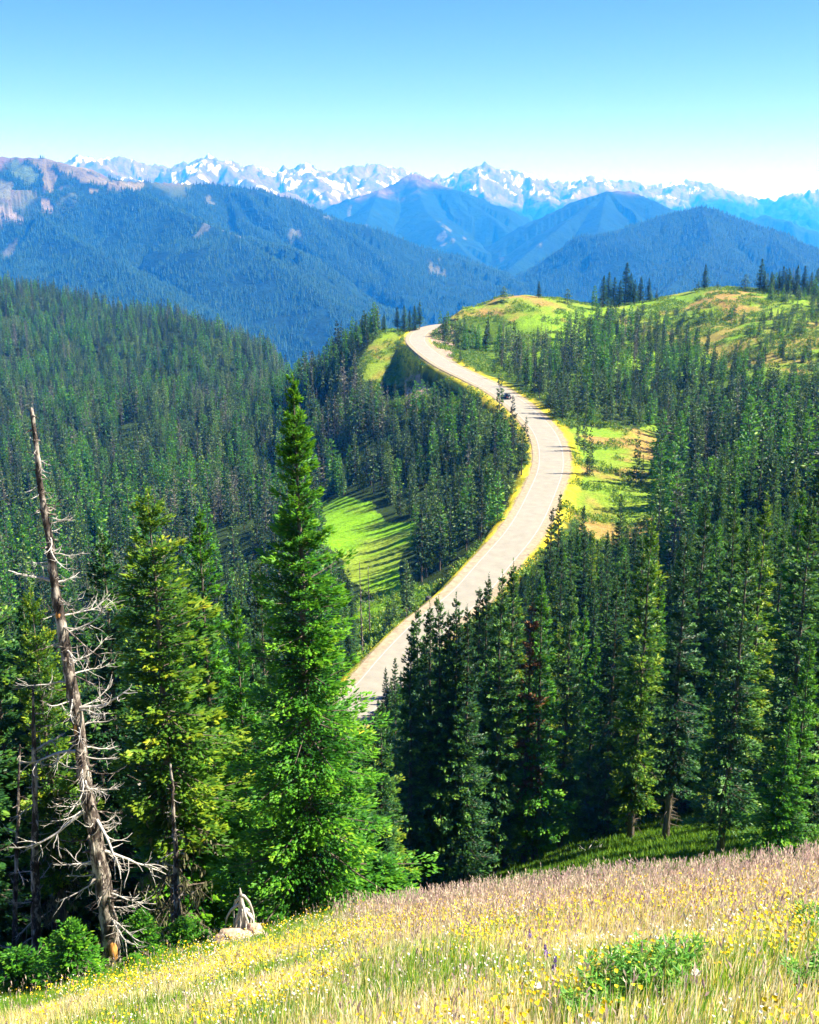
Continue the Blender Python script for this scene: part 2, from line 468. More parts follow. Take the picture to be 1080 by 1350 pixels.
def mount_h(x, y):
    best = np.full(x.shape, -2000.0)
    bd = np.full(x.shape, 1e5)
    wx = x + (fbm(x / 700, y / 700, 3, 31) - 0.5) * 330 * np.clip(y / 9000, 0.4, 1)
    wy = y + (fbm(x / 700, y / 700, 3, 32) - 0.5) * 330 * np.clip(y / 9000, 0.4, 1)
    arc = 0.0
    bs = np.zeros(x.shape)
    for slope, pts in RIDGES:
        Q = [P(*p) for p in pts]
        for a, b in zip(Q[:-1], Q[1:]):
            ab = b[:2] - a[:2]
            L2 = (ab ** 2).sum()
            # the crest itself stays where it is: warp fades in with distance
            t = np.clip(((x - a[0]) * ab[0] + (y - a[1]) * ab[1]) / L2, 0, 1)
            d0 = np.hypot(x - a[0] - t * ab[0], y - a[1] - t * ab[1])
            w = np.clip(d0 / 500, 0, 1)
            xx = x + (wx - x) * w; yy = y + (wy - y) * w
            t = np.clip(((xx - a[0]) * ab[0] + (yy - a[1]) * ab[1]) / L2, 0, 1)
            d = np.hypot(xx - a[0] - t * ab[0], yy - a[1] - t * ab[1])
            z = a[2] + t * (b[2] - a[2])
            hh = z - slope * d * (1 - 0.12 * np.clip(d / 2500, 0, 1))
            m = hh > best
            best = np.where(m, hh, best); bd = np.where(m, d, bd); bs = np.where(m, arc + t * math.sqrt(L2), bs)
            arc += math.sqrt(L2)
        arc += 5000
    far = np.clip((y - 8000) / 6000, 0, 1)
    g = np.clip(bd / 260, 0, 1)
    # gullies running down from the crests plus ridged noise
    gul = fbm(bs / 230, bd / 1400, 3, 41, ridged=True) - 0.6
    gul2 = fbm(bs / 70, bd / 600, 2, 43, ridged=True) - 0.6
    nn = fbm(x / 520, y / 520, 5, 51, ridged=True) - 0.6
    best = best + g * (gul * (135 + 30 * far) + gul2 * (40 + 15 * far) + nn * (105 + 90 * far))
    best = best + far * (fbm(x / 160, y / 160, 4, 61, ridged=True) - 0.62) * 105
    best = best + far * (fbm(bs / 120, bd / 200, 2, 67, ridged=True) - 0.62) * 60 
    return np.maximum(best, FLOOR + 20 * (fbm(x / 400, y / 400, 2, 71)))

def total_h(x, y):
    h = np.empty(x.shape)
    nm = y < 3300
    h[nm] = near_h(x[nm], y[nm])
    if (~nm).any(): h[~nm] = FLOOR
    mm = y > 1500
    mh = mount_h(x[mm], y[mm])
    h[mm] = np.maximum(h[mm], mh)
    return h

us = np.concatenate([np.linspace(-1.3, -0.46, 22)[:-1], np.linspace(-0.46, 0.46, 860), np.linspace(0.46, 1.3, 22)[1:]])
def geo(a, b, r):
    n = int(math.log(b / a) / math.log(1 + r)) + 1
    return np.geomspace(a, b, n)
ys = np.concatenate([geo(0.4, 20, 0.045)[:-1], geo(20, 100, 0.018)[:-1], geo(100, 620, 0.0045)[:-1], geo(620, 2400, 0.012)])
ysf = np.concatenate([geo(2400, 6200, 0.006)[:-1], geo(6200, 19500, 0.0038)])
def grid_mesh(ys, name):
    U, Y = np.meshgrid(us, ys)
    X = U * Y
    Z = total_h(X, Y)
    n, m = U.shape
    idx = np.arange(n * m).reshape(n, m)
    q = np.stack([idx[:-1, :-1], idx[:-1, 1:], idx[1:, 1:], idx[1:, :-1]], -1).reshape(-1, 4)
    return X, Y, Z, q
GX, GY, GZ, GQ = grid_mesh(ys, 'ground')
LU, LY = us, np.log(ys)
def ground_z(x, y):
    """height read back from the ground mesh"""
    x = np.atleast_1d(np.asarray(x, float)); y = np.atleast_1d(np.asarray(y, float))
    u = np.clip(x / y, us[0], us[-1] - 1e-9)
    j = np.clip(np.searchsorted(us, u) - 1, 0, len(us) - 2)
    i = np.clip(np.searchsorted(ys, y) - 1, 0, len(ys) - 2)
    fu = (u - us[j]) / (us[j + 1] - us[j]); fy = (y - ys[i]) / (ys[i + 1] - ys[i])
    return (GZ[i, j] * (1 - fu) + GZ[i, j + 1] * fu) * (1 - fy) + (GZ[i + 1, j] * (1 - fu) + GZ[i + 1, j + 1] * fu) * fy

# ---- ground cover colour (what grows where), stored per vertex
def in_poly(px, py, poly):
    inside = np.zeros(px.shape, bool)
    n = len(poly)
    for i in range(n):
        x1, y1 = poly[i]; x2, y2 = poly[(i + 1) % n]
        c = ((y1 > py) != (y2 > py)) & (px < (x2 - x1) * (py - y1) / (y2 - y1 + 1e-9) + x1)
        inside ^= c
    return inside
CLEAR = [   # open meadow patches, surveyed outline
    [(418, 660), (450, 655), (500, 672), (530, 690), (552, 690), (545, 712), (535, 730), (525, 775), (500, 792), (480, 780), (455, 740), (425, 715)],
    [(738, 560), (790, 568), (870, 562), (872, 600), (858, 640), (872, 660), (870, 700), (815, 718), (770, 700), (745, 650), (760, 610)],
    [(588, 396), (640, 380), (790, 392), (785, 412), (730, 418), (650, 420), (600, 425)],
    [(868, 388), (940, 370), (1020, 372), (1010, 395), (960, 412), (900, 418), (860, 412)],
    [(478, 470), (530, 420), (545, 470), (556, 505), (540, 520), (500, 500), (470, 505)],
    [(862, 745), (884, 745), (882, 790), (866, 800)],
    [(1040, 640), (1090, 620), (1090, 665), (1050, 680)],
]
SPARSE = [
    [(800, 402), (1095, 392), (1095, 560), (1050, 545), (985, 500), (930, 462), (870, 445), (800, 428)],
    [(480, 790), (560, 770), (560, 830), (480, 880), (455, 850)],
]
def masks(x, y, z):
    px, py = proj(x, y, z)
    c = np.zeros(x.shape, bool)
    jx = (fbm(x / 14, y / 14, 3, 81) - 0.5) * 34; jy = (fbm(x / 14, y / 14, 3, 82) - 0.5) * 26
    nearf = (y > 90) & (y < 640)
    for p in CLEAR: c |= in_poly(px + jx, py + jy, p)
    s = np.zeros(x.shape, bool)
    for p in SPARSE: s |= in_poly(px + jx, py + jy, p)
    return c & nearf, s & nearf
def cover_colour(x, y, z):
    d, side, zc = road_dist(x, y)
    clear, sparse = masks(x, y, z)
    n1 = fbm(x / 9, y / 9, 4, 91); n2 = fbm(x / 3, y / 3, 3, 92); n3 = fbm(x / 25, y / 25, 3, 93)
    g = lambda *c: np.array(c)
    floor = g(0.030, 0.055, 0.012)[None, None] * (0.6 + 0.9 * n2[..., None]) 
    grass = g(0.13, 0.27, 0.018)[None, None] * (1 - n1[..., None]) * 1.35 + g(0.27, 0.27, 0.03)[None, None] * n1[..., None] * 0.8
    dry = g(0.38, 0.22, 0.08)[None, None] * (0.8 + 0.4 * n2[..., None])
    wdry = (smooth(0.44, 0.60, n3 * 0.6 + n1 * 0.4) * np.where((x / y < 0.03) & (y < 340), 0.35, 1.0))[..., None]
    wdry = np.where(((x / y > 0.1) & (y < 330))[..., None], smooth(0.42, 0.56, n3 * 0.5 + n1 * 0.5)[..., None], wdry)
    open_c_ = 0
    lg = ((x / y < 0.03) & (y < 340))[..., None]
    grass = np.where(lg, g(0.17, 0.36, 0.012)[None, None] * (0.7 + 0.7 * n2[..., None]), grass)
    open_c = grass * (1 - wdry * 0.8) + dry * wdry * 0.8
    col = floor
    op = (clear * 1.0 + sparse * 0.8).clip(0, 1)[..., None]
    # slope right of the road: bright understory between the trees
    right = (smooth(0.02, 0.14, x / y) * smooth(360, 430, y) * (y < 640))[..., None]
    u2 = g(0.17, 0.30, 0.015)[None, None] * (0.5 + n1[..., None])
    col = col * (1 - 0.85 * right) + u2 * 1.15 * right
    col = col * (1 - op) + open_c * op
    # roadside: gravel shoulder, yellow flowering verge, pale dirt cut
    yel = g(0.62, 0.50, 0.02)[None, None] * (0.7 + 0.6 * n2[..., None])
    grv = g(0.34, 0.26, 0.19)[None, None] * (0.8 + 0.4 * n2[..., None])
    d2 = d + (n2 - 0.5) * 2.4
    wv = ((1 - smooth(6.6, 8.6, d2)) * (y > 100))[..., None]
    col = col * (1 - wv) + (yel * (0.4 + 0.6 * smooth(0.35, 0.6, n1)[..., None]) + open_c * 0.3) * wv
    wg = (1 - smooth(4.6, 5.8, d + (n2 - 0.5) * 1.2))[..., None]
    col = col * (1 - wg) + grv * wg
    # cut bank at the foot of the hillock, left of it the scree below the road
    px, py = proj(x, y, z)
    cut = in_poly(px, py, [(566, 445), (588, 418), (600, 440), (596, 480), (580, 476)]) | in_poly(px, py, [(534, 500), (552, 492), (566, 520), (548, 548), (536, 530)])
    cut = (cut & (y > 300) & (y < 560))[..., None]
    col = np.where(cut, g(0.42, 0.30, 0.22)[None, None] * (0.7 + 0.6 * n2[..., None]), col)
    # foreground meadow
    u = x / y
    m = (1 - smooth(0.0, 2.0, y - lip_y(u)))[..., None]
    nm = fbm(x / 0.8, y / 0.8, 4, 95)[..., None]
    mc = g(0.40, 0.27, 0.12)[None, None] * nm + g(0.22, 0.30, 0.04)[None, None] * (1 - nm)
    col = col * (1 - m) + mc * m
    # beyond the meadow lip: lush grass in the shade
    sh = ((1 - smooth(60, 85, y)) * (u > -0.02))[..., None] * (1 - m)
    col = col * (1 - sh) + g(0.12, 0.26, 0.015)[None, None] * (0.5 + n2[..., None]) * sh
    return col.clip(0, 1)

def vcol_mat(name, scale, bump, bdist, var=0.5):
    m, nt, bs, out = new_mat(name)
    at = attr_n(nt, 'cover')
    n = noise_n(nt, scale, 8, 0.7)
    r = ramp(nt, [(0.3, (1 - var,) * 3), (0.7, (1 + var * 0.6,) * 3)], n.outputs[0])
    c = mix_c(nt, 1.0, at.outputs['Color'], r.outputs[0], 'MULTIPLY')
    nt.links.new(c, bs.inputs['Base Color'])
    bs.inputs['Roughness'].default_value = 0.95
    bs.inputs['Specular IOR Level'].default_value = 0.1
    bump_n(nt, n.outputs[0], bump, bdist, bs)
    return m
M['ground'] = vcol_mat('ground_cover', 1.1, 0.9, 0.5)
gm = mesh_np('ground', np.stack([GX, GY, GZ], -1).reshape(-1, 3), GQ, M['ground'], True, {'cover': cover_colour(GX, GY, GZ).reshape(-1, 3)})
ground = tag(link('ground', gm), kind='structure')

# ---- mountains
FX, FY, FZ, FQ = grid_mesh(ysf, 'mountains')
gzx = np.gradient(FZ, axis=1) / np.gradient(FX, axis=1)
gzy = np.gradient(FZ, axis=0) / np.gradient(FY, axis=0)
steep = np.hypot(gzx, gzy)
n1 = fbm(FX / 600, FY / 600, 5, 101); n2 = fbm(FX / 170, FY / 170, 5, 102); n3 = fbm(FX / 1800, FY / 1800, 3, 103)
n4 = fbm(FX / 90, FY / 260, 4, 104, ridged=True)
lm = (FX / FY < -0.22) & (FY < 5600)
tl = np.interp(FY, [2400, 5000, 8000, 9500, 12000, 17000], [330, 150, 120, 60, -20, 10])
rock = smooth(-60, 60, FZ - tl + (n1 - 0.5) * 330 + (n2 - 0.5) * 160)
nearm = FY < 6300
tl = tl - 130 * lm * smooth(-0.22, -0.3, FX / FY)
rock = smooth(-60, 60, FZ - tl + (n1 - 0.5) * 330 + (n2 - 0.5) * 160)
rock = np.where(nearm, rock * smooth(0.50, 0.58, n2 * 0.5 + n1 * 0.5 + (n4 - 0.6) * 0.3), rock)
meadow = np.where(nearm, smooth(-170, -30, FZ - tl + (n1 - 0.5) * 300) * smooth(0.5, 0.6, n2) * 0.8, 0)
slide = np.where((FY < 9000) & ~((FX > 300) & (FY < 6500)), smooth(0.755, 0.80, fbm(FX / 120, FY / 340, 4, 107)) * smooth(-560, -250, FZ) * 0.7, 0)
snow = rock * smooth(40, 130, FZ - tl + (n1 - 0.5) * 200) * smooth(0.635, 0.665, fbm(FX / 240, FY / 240, 4, 108) * 0.6 + n4 * 0.4 - 0.09 * smooth(0.5, 1.0, steep)) * (FY > 8500)
g = lambda *c: np.array(c)[None, None]
e = lambda a: a[..., None]
cm = g(0.008, 0.026, 0.016) * (0.55 + 0.9 * e(n2))
cm = cm * (1 - e(meadow)) + g(0.10, 0.12, 0.05) * e(meadow)
cm = cm * (1 - e(slide)) + g(0.13, 0.13, 0.085) * e(slide)
cm = cm * (1 - e(rock)) + g(0.14, 0.093, 0.088) * (0.4 + 1.2 * e(n2)) * e(rock)
cm = cm * (1 - e(snow)) + g(0.92, 0.90, 0.90) * e(snow)
mpx, mpy = proj(FX, FY, FZ)
wpx = mpx + (fbm(FX / 160, FY / 160, 3, 120) - 0.5) * 36; wpy = mpy + (fbm(FX / 160, FY / 160, 3, 121) - 0.5) * 22
ALP = [((0.18, 0.150, 0.085), [(38, 209), (95, 212), (134, 233), (180, 240), (170, 250), (122, 250), (100, 232), (72, 226), (64, 236), (48, 222)]),
       ((0.18, 0.150, 0.085), [(60, 226), (84, 234), (72, 262), (62, 250)]), ((0.10, 0.15, 0.06), [(14, 216), (44, 220), (52, 246), (34, 250), (18, 236)]),
       ((0.24, 0.19, 0.15), [(-8, 270), (14, 272), (40, 292), (34, 297), (-8, 284)]), ((0.16, 0.16, 0.09), [(-8, 238), (12, 244), (18, 262), (-8, 258)]),
       ((0.24, 0.19, 0.15), [(58, 270), (70, 272), (76, 284), (66, 286)]), ((0.18, 0.150, 0.085), [(150, 236), (200, 238), (190, 244), (160, 246)])]
near_open = np.zeros(FX.shape, bool)
for c_, pl_ in ALP:
    k_ = in_poly(wpx, wpy, pl_) & (FY < 5600) & (FY > 3600)
    near_open |= k_
    cm = np.where(e(k_), g(*c_) * (0.6 + 0.8 * e(n2)), cm)
M['mount'] = vcol_mat('mountain_cover', 0.012, 1.0, 22.0, 0.35)
mm = mesh_np('mountains', np.stack([FX, FY, FZ], -1).reshape(-1, 3), FQ, M['mount'], True, {'cover': cm.reshape(-1, 3).clip(0, 1)})
mountains = tag(link('mountains', mm), kind='structure')

# ------------------------------------------------------------------ road
def strip(offs, dz, name, mat, i0=0, i1=None):
    c = RC[i0:i1]; t = RT[i0:i1]
    nrm = np.stack([t[:, 1], -t[:, 0]], -1)
    rows = []
    for o in offs:
        p = c.copy(); p[:, :2] += nrm * o
        p[:, 2] += dz - 0.004 * abs(o)
        rows.append(p)
    V = np.stack(rows, 1)
    n, m = V.shape[:2]
    idx = np.arange(n * m).reshape(n, m)
    q = np.stack([idx[:-1, :-1], idx[1:, :-1], idx[1:, 1:], idx[:-1, 1:]], -1).reshape(-1, 4)[:, ::-1]
    return link(name, mesh_np(name, V.reshape(-1, 3), q, mat, True))
M['asphalt'] = plain_mat('pale_asphalt', (0.262, 0.240, 0.195), 0.9, var=0.12, scale=0.5, bump=0.2)
M['line'] = plain_mat('white_road_paint', (0.42, 0.395, 0.36), 0.7, var=0.15, scale=2.0)
M['gravel'] = plain_mat('shoulder_gravel', (0.30, 0.235, 0.155), 0.95, var=0.3, scale=1.2, bump=0.5)
tag(strip([-4.9, -3.4], -0.02, 'road_shoulder', M['gravel']), kind='structure')
tag(strip([3.4, 4.9], -0.02, 'road_shoulder', M['gravel']), kind='structure')
tag(strip([-3.4, -1.7, 0, 1.7, 3.4], 0.0, 'road', M['asphalt']), kind='structure')
for s in (-1, 1):
    tag(strip(sorted([s * 3.0, s * 3.12]), 0.006, 'road_marking', M['line']), kind='structure')

# ------------------------------------------------------------------ conifers
def diamonds(pos, dr, nrm, ln, wd, fold=0.25):
    """folded leaf-sized faces: base, left, tip, right"""
    side = np.cross(nrm, dr)
    side /= np.linalg.norm(side, axis=1)[:, None] + 1e-9
    mid = pos + dr * (ln * 0.5)[:, None]
    up = nrm * (wd * fold)[:, None]
    v = np.stack([pos, mid - side * (wd * 0.5)[:, None] - up, pos + dr * ln[:, None], mid + side * (wd * 0.5)[:, None] - up], 1)
    n = len(pos)
    i = np.arange(n)[:, None] * 4
    t = np.concatenate([i + np.array([[0, 1, 2]]), i + np.array([[0, 2, 3]])])
    return v.reshape(-1, 3), t

def fir_parts(seed, H, R, base, dz, nb, K, ll, lw, prof=0.8, lichen=0, wood=True, trunk_r=None, bare=0, gaps=0.12, tilt=0.35, lean=0.0, rbias=0.35, tn=0.14):
    r = np.random.default_rng(seed)
    crown, tr, li = MB(), MB(), MB()
    tr_r = trunk_r or H * 0.0085 + 0.03
    zt = np.linspace(0, 1, 14)
    wobx = np.cumsum(r.normal(0, 0.006, 14)) * H * 0.25 + lean * H * zt ** 1.5; woby = np.cumsum(r.normal(0, 0.006, 14)) * H * 0.25
    wobx -= wobx[0]; woby -= woby[0]
    tr.tube(np.stack([wobx, woby, zt * H - 0.35 * (zt == 0)], 1), tr_r * (1.25 * (zt < 0.03) + 1.0 * (zt >= 0.03)) * (1 - zt * 0.96), 8, tint=0.5)
    ax = lambda z: (np.interp(z / H, zt, wobx), np.interp(z / H, zt, woby))
    z = base * H
    POS, DIR, NRM, LN, WD, TI = [], [], [], [], [], []
    lobe = r.uniform(0, 6.28, 3)
    while z < H * 0.985:
        t = (z - base * H) / (H * (1 - base))
        Lm = R * ((1 - t) ** prof) * (0.72 + 0.28 * min(1, t * 6 + 0.25))
        n = max(3, int(round(nb * (0.6 + 0.4 * (1 - t)))))
        a0 = r.uniform(0, 6.28)
        amp = 1 + 0.16 * math.sin(z / H * 23 + lobe[0])
        for k in range(n):
            if r.random() < gaps: continue
            az = a0 + 6.283 * k / n + r.normal(0, 0.22)
            L = Lm * amp * r.uniform(0.55, 1.2) * (1 + 0.12 * math.cos(az - lobe[1])) + ll * (0.5 * (1 - t) + 0.12)
            if r.random() < 0.06: L *= 1.35
            rad = np.array([math.cos(az), math.sin(az), 0]); tg = np.array([-rad[1], rad[0], 0])
            bz = z + r.normal(0, dz * 0.35)
            cx, cy = ax(bz)
            e0 = 0.75 * t ** 2 + 0.12 - 0.30 * (1 - t) + r.normal(0, 0.10)     # rising near the top, drooping low down
            m = max(4, int(K * (0.25 + 0.75 * L / (R + 1e-6))))
            s = 0.06 + 0.94 * r.random(m) ** 0.62
            s = np.where(r.random(m) < 0.16, r.random(m) * 0.3, s)
            sgn = np.where(r.random(m) < 0.5, -1.0, 1.0)
            lat = sgn * r.random(m) ** 0.8 * (1 - s * 0.75) * L * 0.36
            rl = L * s - np.abs(lat) * 0.25
            zz = bz + e0 * rl - 0.10 * rl ** 2 / (L + 1e-6) + 0.16 * (s ** 3) * L * 0.8 + r.normal(0, 0.16 * ll + 0.02 * L, m) - np.abs(lat) * 0.25
            pos = np.array([cx, cy, 0]) + rad * rl[:, None] + tg * lat[:, None]
            pos[:, 2] = zz
            sd = sgn * (0.35 + 0.65 * np.abs(r.normal(0.6, 0.4, m))) * (1 - s ** 4 * 0.6)
            d = rad + tg * sd[:, None]
            d[:, 2] = e0 * 0.6 + 0.15 + r.normal(0, 0.30, m)
            d /= np.linalg.norm(d, axis=1)[:, None]
            nn = r.normal(0, tilt, (m, 3)); nn[:, 2] += 1.0
            nn += rad * rbias
            nn /= np.linalg.norm(nn, axis=1)[:, None]
            POS.append(pos); DIR.append(d); NRM.append(nn)
            sh = 0.5 + 0.5 * min(1.0, (1 - t) * 4)
            LN.append(ll * sh * r.uniform(0.6, 1.3, m)); WD.append(lw * sh * r.uniform(0.7, 1.3, m))
            TI.append(np.clip(0.10 + 0.62 * s ** 2 + r.normal(0, tn, m) + r.normal(0, 0.10), 0, 1))  # tint darkens towards the trunk, pales outwards: painted inner shade and sunlit tips
            if wood and L > 0.25:
                ss = np.linspace(0, 0.85, 4)
                pz = bz + e0 * L * ss - 0.10 * L * ss ** 2 + 0.13 * ss ** 3 * L
                pts = np.array([cx, cy, 0]) + rad * (L * ss)[:, None]; pts[:, 2] = pz - 0.015
                tr.tube(pts, np.array([1, 0.8, 0.5, 0.2]) * (0.006 + 0.012 * L), 3, cap=False, tint=0.4)
        z += dz * r.uniform(0.75, 1.25) * (1.0 if t < 0.85 else 0.6)
    # leader tufts
    m = max(6, K // 3)
    s = r.random(m)
    cx, cy = ax(H)
    pos = np.stack([np.full(m, cx), np.full(m, cy), H * (0.955 + 0.05 * s)], 1)
    a = r.uniform(0, 6.28, m)
    d = np.stack([np.cos(a) * 0.6, np.sin(a) * 0.6, np.full(m, 0.9)], 1); d /= np.linalg.norm(d, axis=1)[:, None]
    nn = np.stack([-np.cos(a), -np.sin(a), np.full(m, 0.6)], 1); nn /= np.linalg.norm(nn, axis=1)[:, None]
    POS.append(pos); DIR.append(d); NRM.append(nn); LN.append(np.full(m, ll * 0.5)); WD.append(np.full(m, lw * 0.45)); TI.append(np.full(m, 0.6))
    v, t3 = diamonds(np.concatenate(POS), np.concatenate(DIR), np.concatenate(NRM), np.concatenate(LN), np.concatenate(WD))
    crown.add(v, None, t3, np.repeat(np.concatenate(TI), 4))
    # bare dead twigs on the lower trunk, and lichen hanging from them
    for k in range(bare):
        bz = r.uniform(0.06, base + 0.12) * H
        az = r.uniform(0, 6.28); L = R * r.uniform(0.3, 0.85)
        rad = np.array([math.cos(az), math.sin(az), 0]); cx, cy = ax(bz)
        ss = np.linspace(0, 1, 5)
        pts = np.array([cx, cy, 0]) + rad * (L * ss)[:, None]
        pts[:, 2] = bz - L * 0.35 * ss + 0.18 * L * ss ** 2 * r.uniform(-1.5, 1.0)
        tr.tube(pts, np.array([1, 0.8, 0.6, 0.4, 0.15]) * 0.016 * H / 10, 3, cap=False, tint=0.8)
        if lichen:
            m = lichen
            q = r.random(m)
            pos = np.stack([np.interp(q, ss, pts[:, i]) for i in range(3)], 1) + r.normal(0, 0.03, (m, 3))
            d = np.stack([r.normal(0, 0.25, m), r.normal(0, 0.25, m), -np.ones(m)], 1); d /= np.linalg.norm(d, axis=1)[:, None]
            nn = r.normal(0, 1, (m, 3)); nn[:, 2] = 0; nn /= np.linalg.norm(nn, axis=1)[:, None] + 1e-6
            v, t3 = diamonds(pos, d, nn, r.uniform(0.08, 0.26, m), r.uniform(0.02, 0.05, m))
            li.add(v, None, t3, np.repeat(r.random(m), 4))
    nl = len(li.v) > 0
    nc = sum(len(q) for q in crown.t)
    if nl: crown.add(np.concatenate(li.v), None, np.concatenate(li.t), np.concatenate(li.tint))
    return crown, tr, nc

PROTO = {}
def make_proto(key, mat, H, **kw):
    crown, tr, nc = fir_parts(H=H, **kw)
    cm_ = crown.mesh('crown', M[mat]); cm_.materials.append(M['lichen'])
    mi = np.zeros(len(cm_.polygons), dtype=np.int32); mi[nc:] = 1
    cm_.polygons.foreach_set('material_index', mi)
    PROTO[key] = dict(H=H, R=kw['R'], crown=cm_, trunk=tr.mesh('trunk', M['bark'], True))
# near, very detailed
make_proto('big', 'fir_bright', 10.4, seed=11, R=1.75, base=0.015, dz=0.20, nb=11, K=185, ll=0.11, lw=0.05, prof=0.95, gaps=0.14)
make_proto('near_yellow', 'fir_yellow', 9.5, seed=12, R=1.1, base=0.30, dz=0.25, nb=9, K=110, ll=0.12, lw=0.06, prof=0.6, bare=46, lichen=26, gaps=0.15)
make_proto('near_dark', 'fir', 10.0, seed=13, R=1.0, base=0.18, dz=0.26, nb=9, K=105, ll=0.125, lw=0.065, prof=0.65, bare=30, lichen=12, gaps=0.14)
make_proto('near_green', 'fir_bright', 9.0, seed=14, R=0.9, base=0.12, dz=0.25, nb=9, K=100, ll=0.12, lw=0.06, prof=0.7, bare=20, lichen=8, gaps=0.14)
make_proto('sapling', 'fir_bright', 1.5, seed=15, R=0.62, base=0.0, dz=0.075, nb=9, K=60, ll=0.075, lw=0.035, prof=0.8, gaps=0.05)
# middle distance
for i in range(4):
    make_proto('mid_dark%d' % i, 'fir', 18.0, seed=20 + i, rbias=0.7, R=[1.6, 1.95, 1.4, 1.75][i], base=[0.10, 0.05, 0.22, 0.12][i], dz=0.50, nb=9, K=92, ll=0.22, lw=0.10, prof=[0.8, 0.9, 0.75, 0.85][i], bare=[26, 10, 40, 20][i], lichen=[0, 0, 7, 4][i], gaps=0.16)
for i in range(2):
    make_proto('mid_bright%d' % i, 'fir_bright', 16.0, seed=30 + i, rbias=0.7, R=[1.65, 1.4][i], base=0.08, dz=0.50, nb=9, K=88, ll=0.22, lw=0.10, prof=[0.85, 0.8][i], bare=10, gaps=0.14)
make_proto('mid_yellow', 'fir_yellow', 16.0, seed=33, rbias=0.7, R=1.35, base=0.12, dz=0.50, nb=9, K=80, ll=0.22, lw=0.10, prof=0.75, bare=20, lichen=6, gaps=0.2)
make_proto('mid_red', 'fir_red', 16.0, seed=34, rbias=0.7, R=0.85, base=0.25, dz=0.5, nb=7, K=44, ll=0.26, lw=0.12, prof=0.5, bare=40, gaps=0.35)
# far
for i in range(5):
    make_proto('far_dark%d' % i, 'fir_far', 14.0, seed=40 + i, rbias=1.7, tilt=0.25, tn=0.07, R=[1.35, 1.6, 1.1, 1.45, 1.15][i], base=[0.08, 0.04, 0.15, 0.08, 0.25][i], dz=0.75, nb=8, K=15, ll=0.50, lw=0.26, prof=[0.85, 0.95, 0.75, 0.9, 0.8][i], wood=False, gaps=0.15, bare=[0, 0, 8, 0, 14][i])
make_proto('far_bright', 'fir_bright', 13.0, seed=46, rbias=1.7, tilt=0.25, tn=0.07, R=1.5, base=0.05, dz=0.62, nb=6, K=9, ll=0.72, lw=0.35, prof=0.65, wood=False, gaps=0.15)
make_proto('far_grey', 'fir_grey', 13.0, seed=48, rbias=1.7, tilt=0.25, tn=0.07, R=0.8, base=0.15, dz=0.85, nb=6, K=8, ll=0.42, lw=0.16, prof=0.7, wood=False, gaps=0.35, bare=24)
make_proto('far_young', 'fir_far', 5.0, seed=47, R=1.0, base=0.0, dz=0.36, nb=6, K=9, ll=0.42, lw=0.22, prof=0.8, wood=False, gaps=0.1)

TREES = []     # dicts: x y z H w key label cat group px top etc
def add_tree(x, y, H, key, w=1.0, label=None, group=None, z=None, force=False, cat='tree', name='fir_tree'):
    if z is None: z = float(ground_z(x, y)[0])
    TREES.append(dict(x=x, y=y, z=z, H=H, w=w, key=key, label=label, group=group, force=force, cat=cat, name=name, rot=float(rng.uniform(0, 6.28))))

def solve_D(px, top, H, lo, hi):
    """distance at which a tree of height H standing on the ground has its tip on this sight line"""
    Ds = np.linspace(lo, hi, 300)
    k = np.array([P(px, top, D) for D in Ds])
    g_ = ground_z(k[:, 0], Ds)
    f = k[:, 2] - g_ - H
    i = int(np.argmin(np.abs(f)))
    s = np.where(np.diff(np.sign(f)) != 0)[0]
    if len(s): i = int(s[0])
    return k[i, 0], Ds[i], k[i, 2] - g_[i]

def hand(px, top, H, key, label, lo=55, hi=250, w=1.0, D=None, name='fir_tree', group=None):
    if D is not None:
        p = P(px, top, D); x, y = p[0], D
        H = p[2] - float(ground_z(x, y)[0])
    else:
        x, y, H = solve_D(px, top, H, lo, hi)
    if H < 0.8: 
        print('TREE TOO LOW', px, top, H); return
    add_tree(x, y, H, key, w, label, group, force=True, name=name)

# ---- near left group
hand(393, 493, 0, 'big', 'tallest bright green fir rising alone at the edge of the flower meadow', D=18.9, w=1.0)
hand(192, 645, 0, 'near_yellow', 'yellowish green fir with bare lichen-hung trunk, right of the tall dead snag', D=21.0, w=1.15)
hand(128, 700, 0, 'near_dark', 'dark fir just behind the tall dead snag, its top right of the snag', D=26.0, w=1.1)
hand(262, 672, 0, 'near_green', 'slim fir with a green right flank between the yellowish fir and tallest fir', D=24.0, w=0.9)
hand(311, 790, 0, 'near_green', 'shorter slim fir close to the left side of the tallest fir', D=22.5, w=0.85)
hand(38, 775, 0, 'near_yellow', 'yellow-tinged fir left of the tall dead snag', D=23.0, w=0.8)
hand(-25, 740, 0, 'near_dark', 'dark fir cut by the left edge of the photo', D=27.0, w=1.1)
hand(232, 800, 0, 'near_dark', 'shaded fir behind the bare trunk of the yellowish fir', D=30.0, w=1.0)
hand(88, 860, 0, 'near_dark', 'low shaded fir in the gap behind the dead snag', D=31.0, w=0.9)
hand(345, 740, 0, 'near_dark', 'dark fir half hidden behind the left flank of the tallest fir', D=31.0, w=0.8)
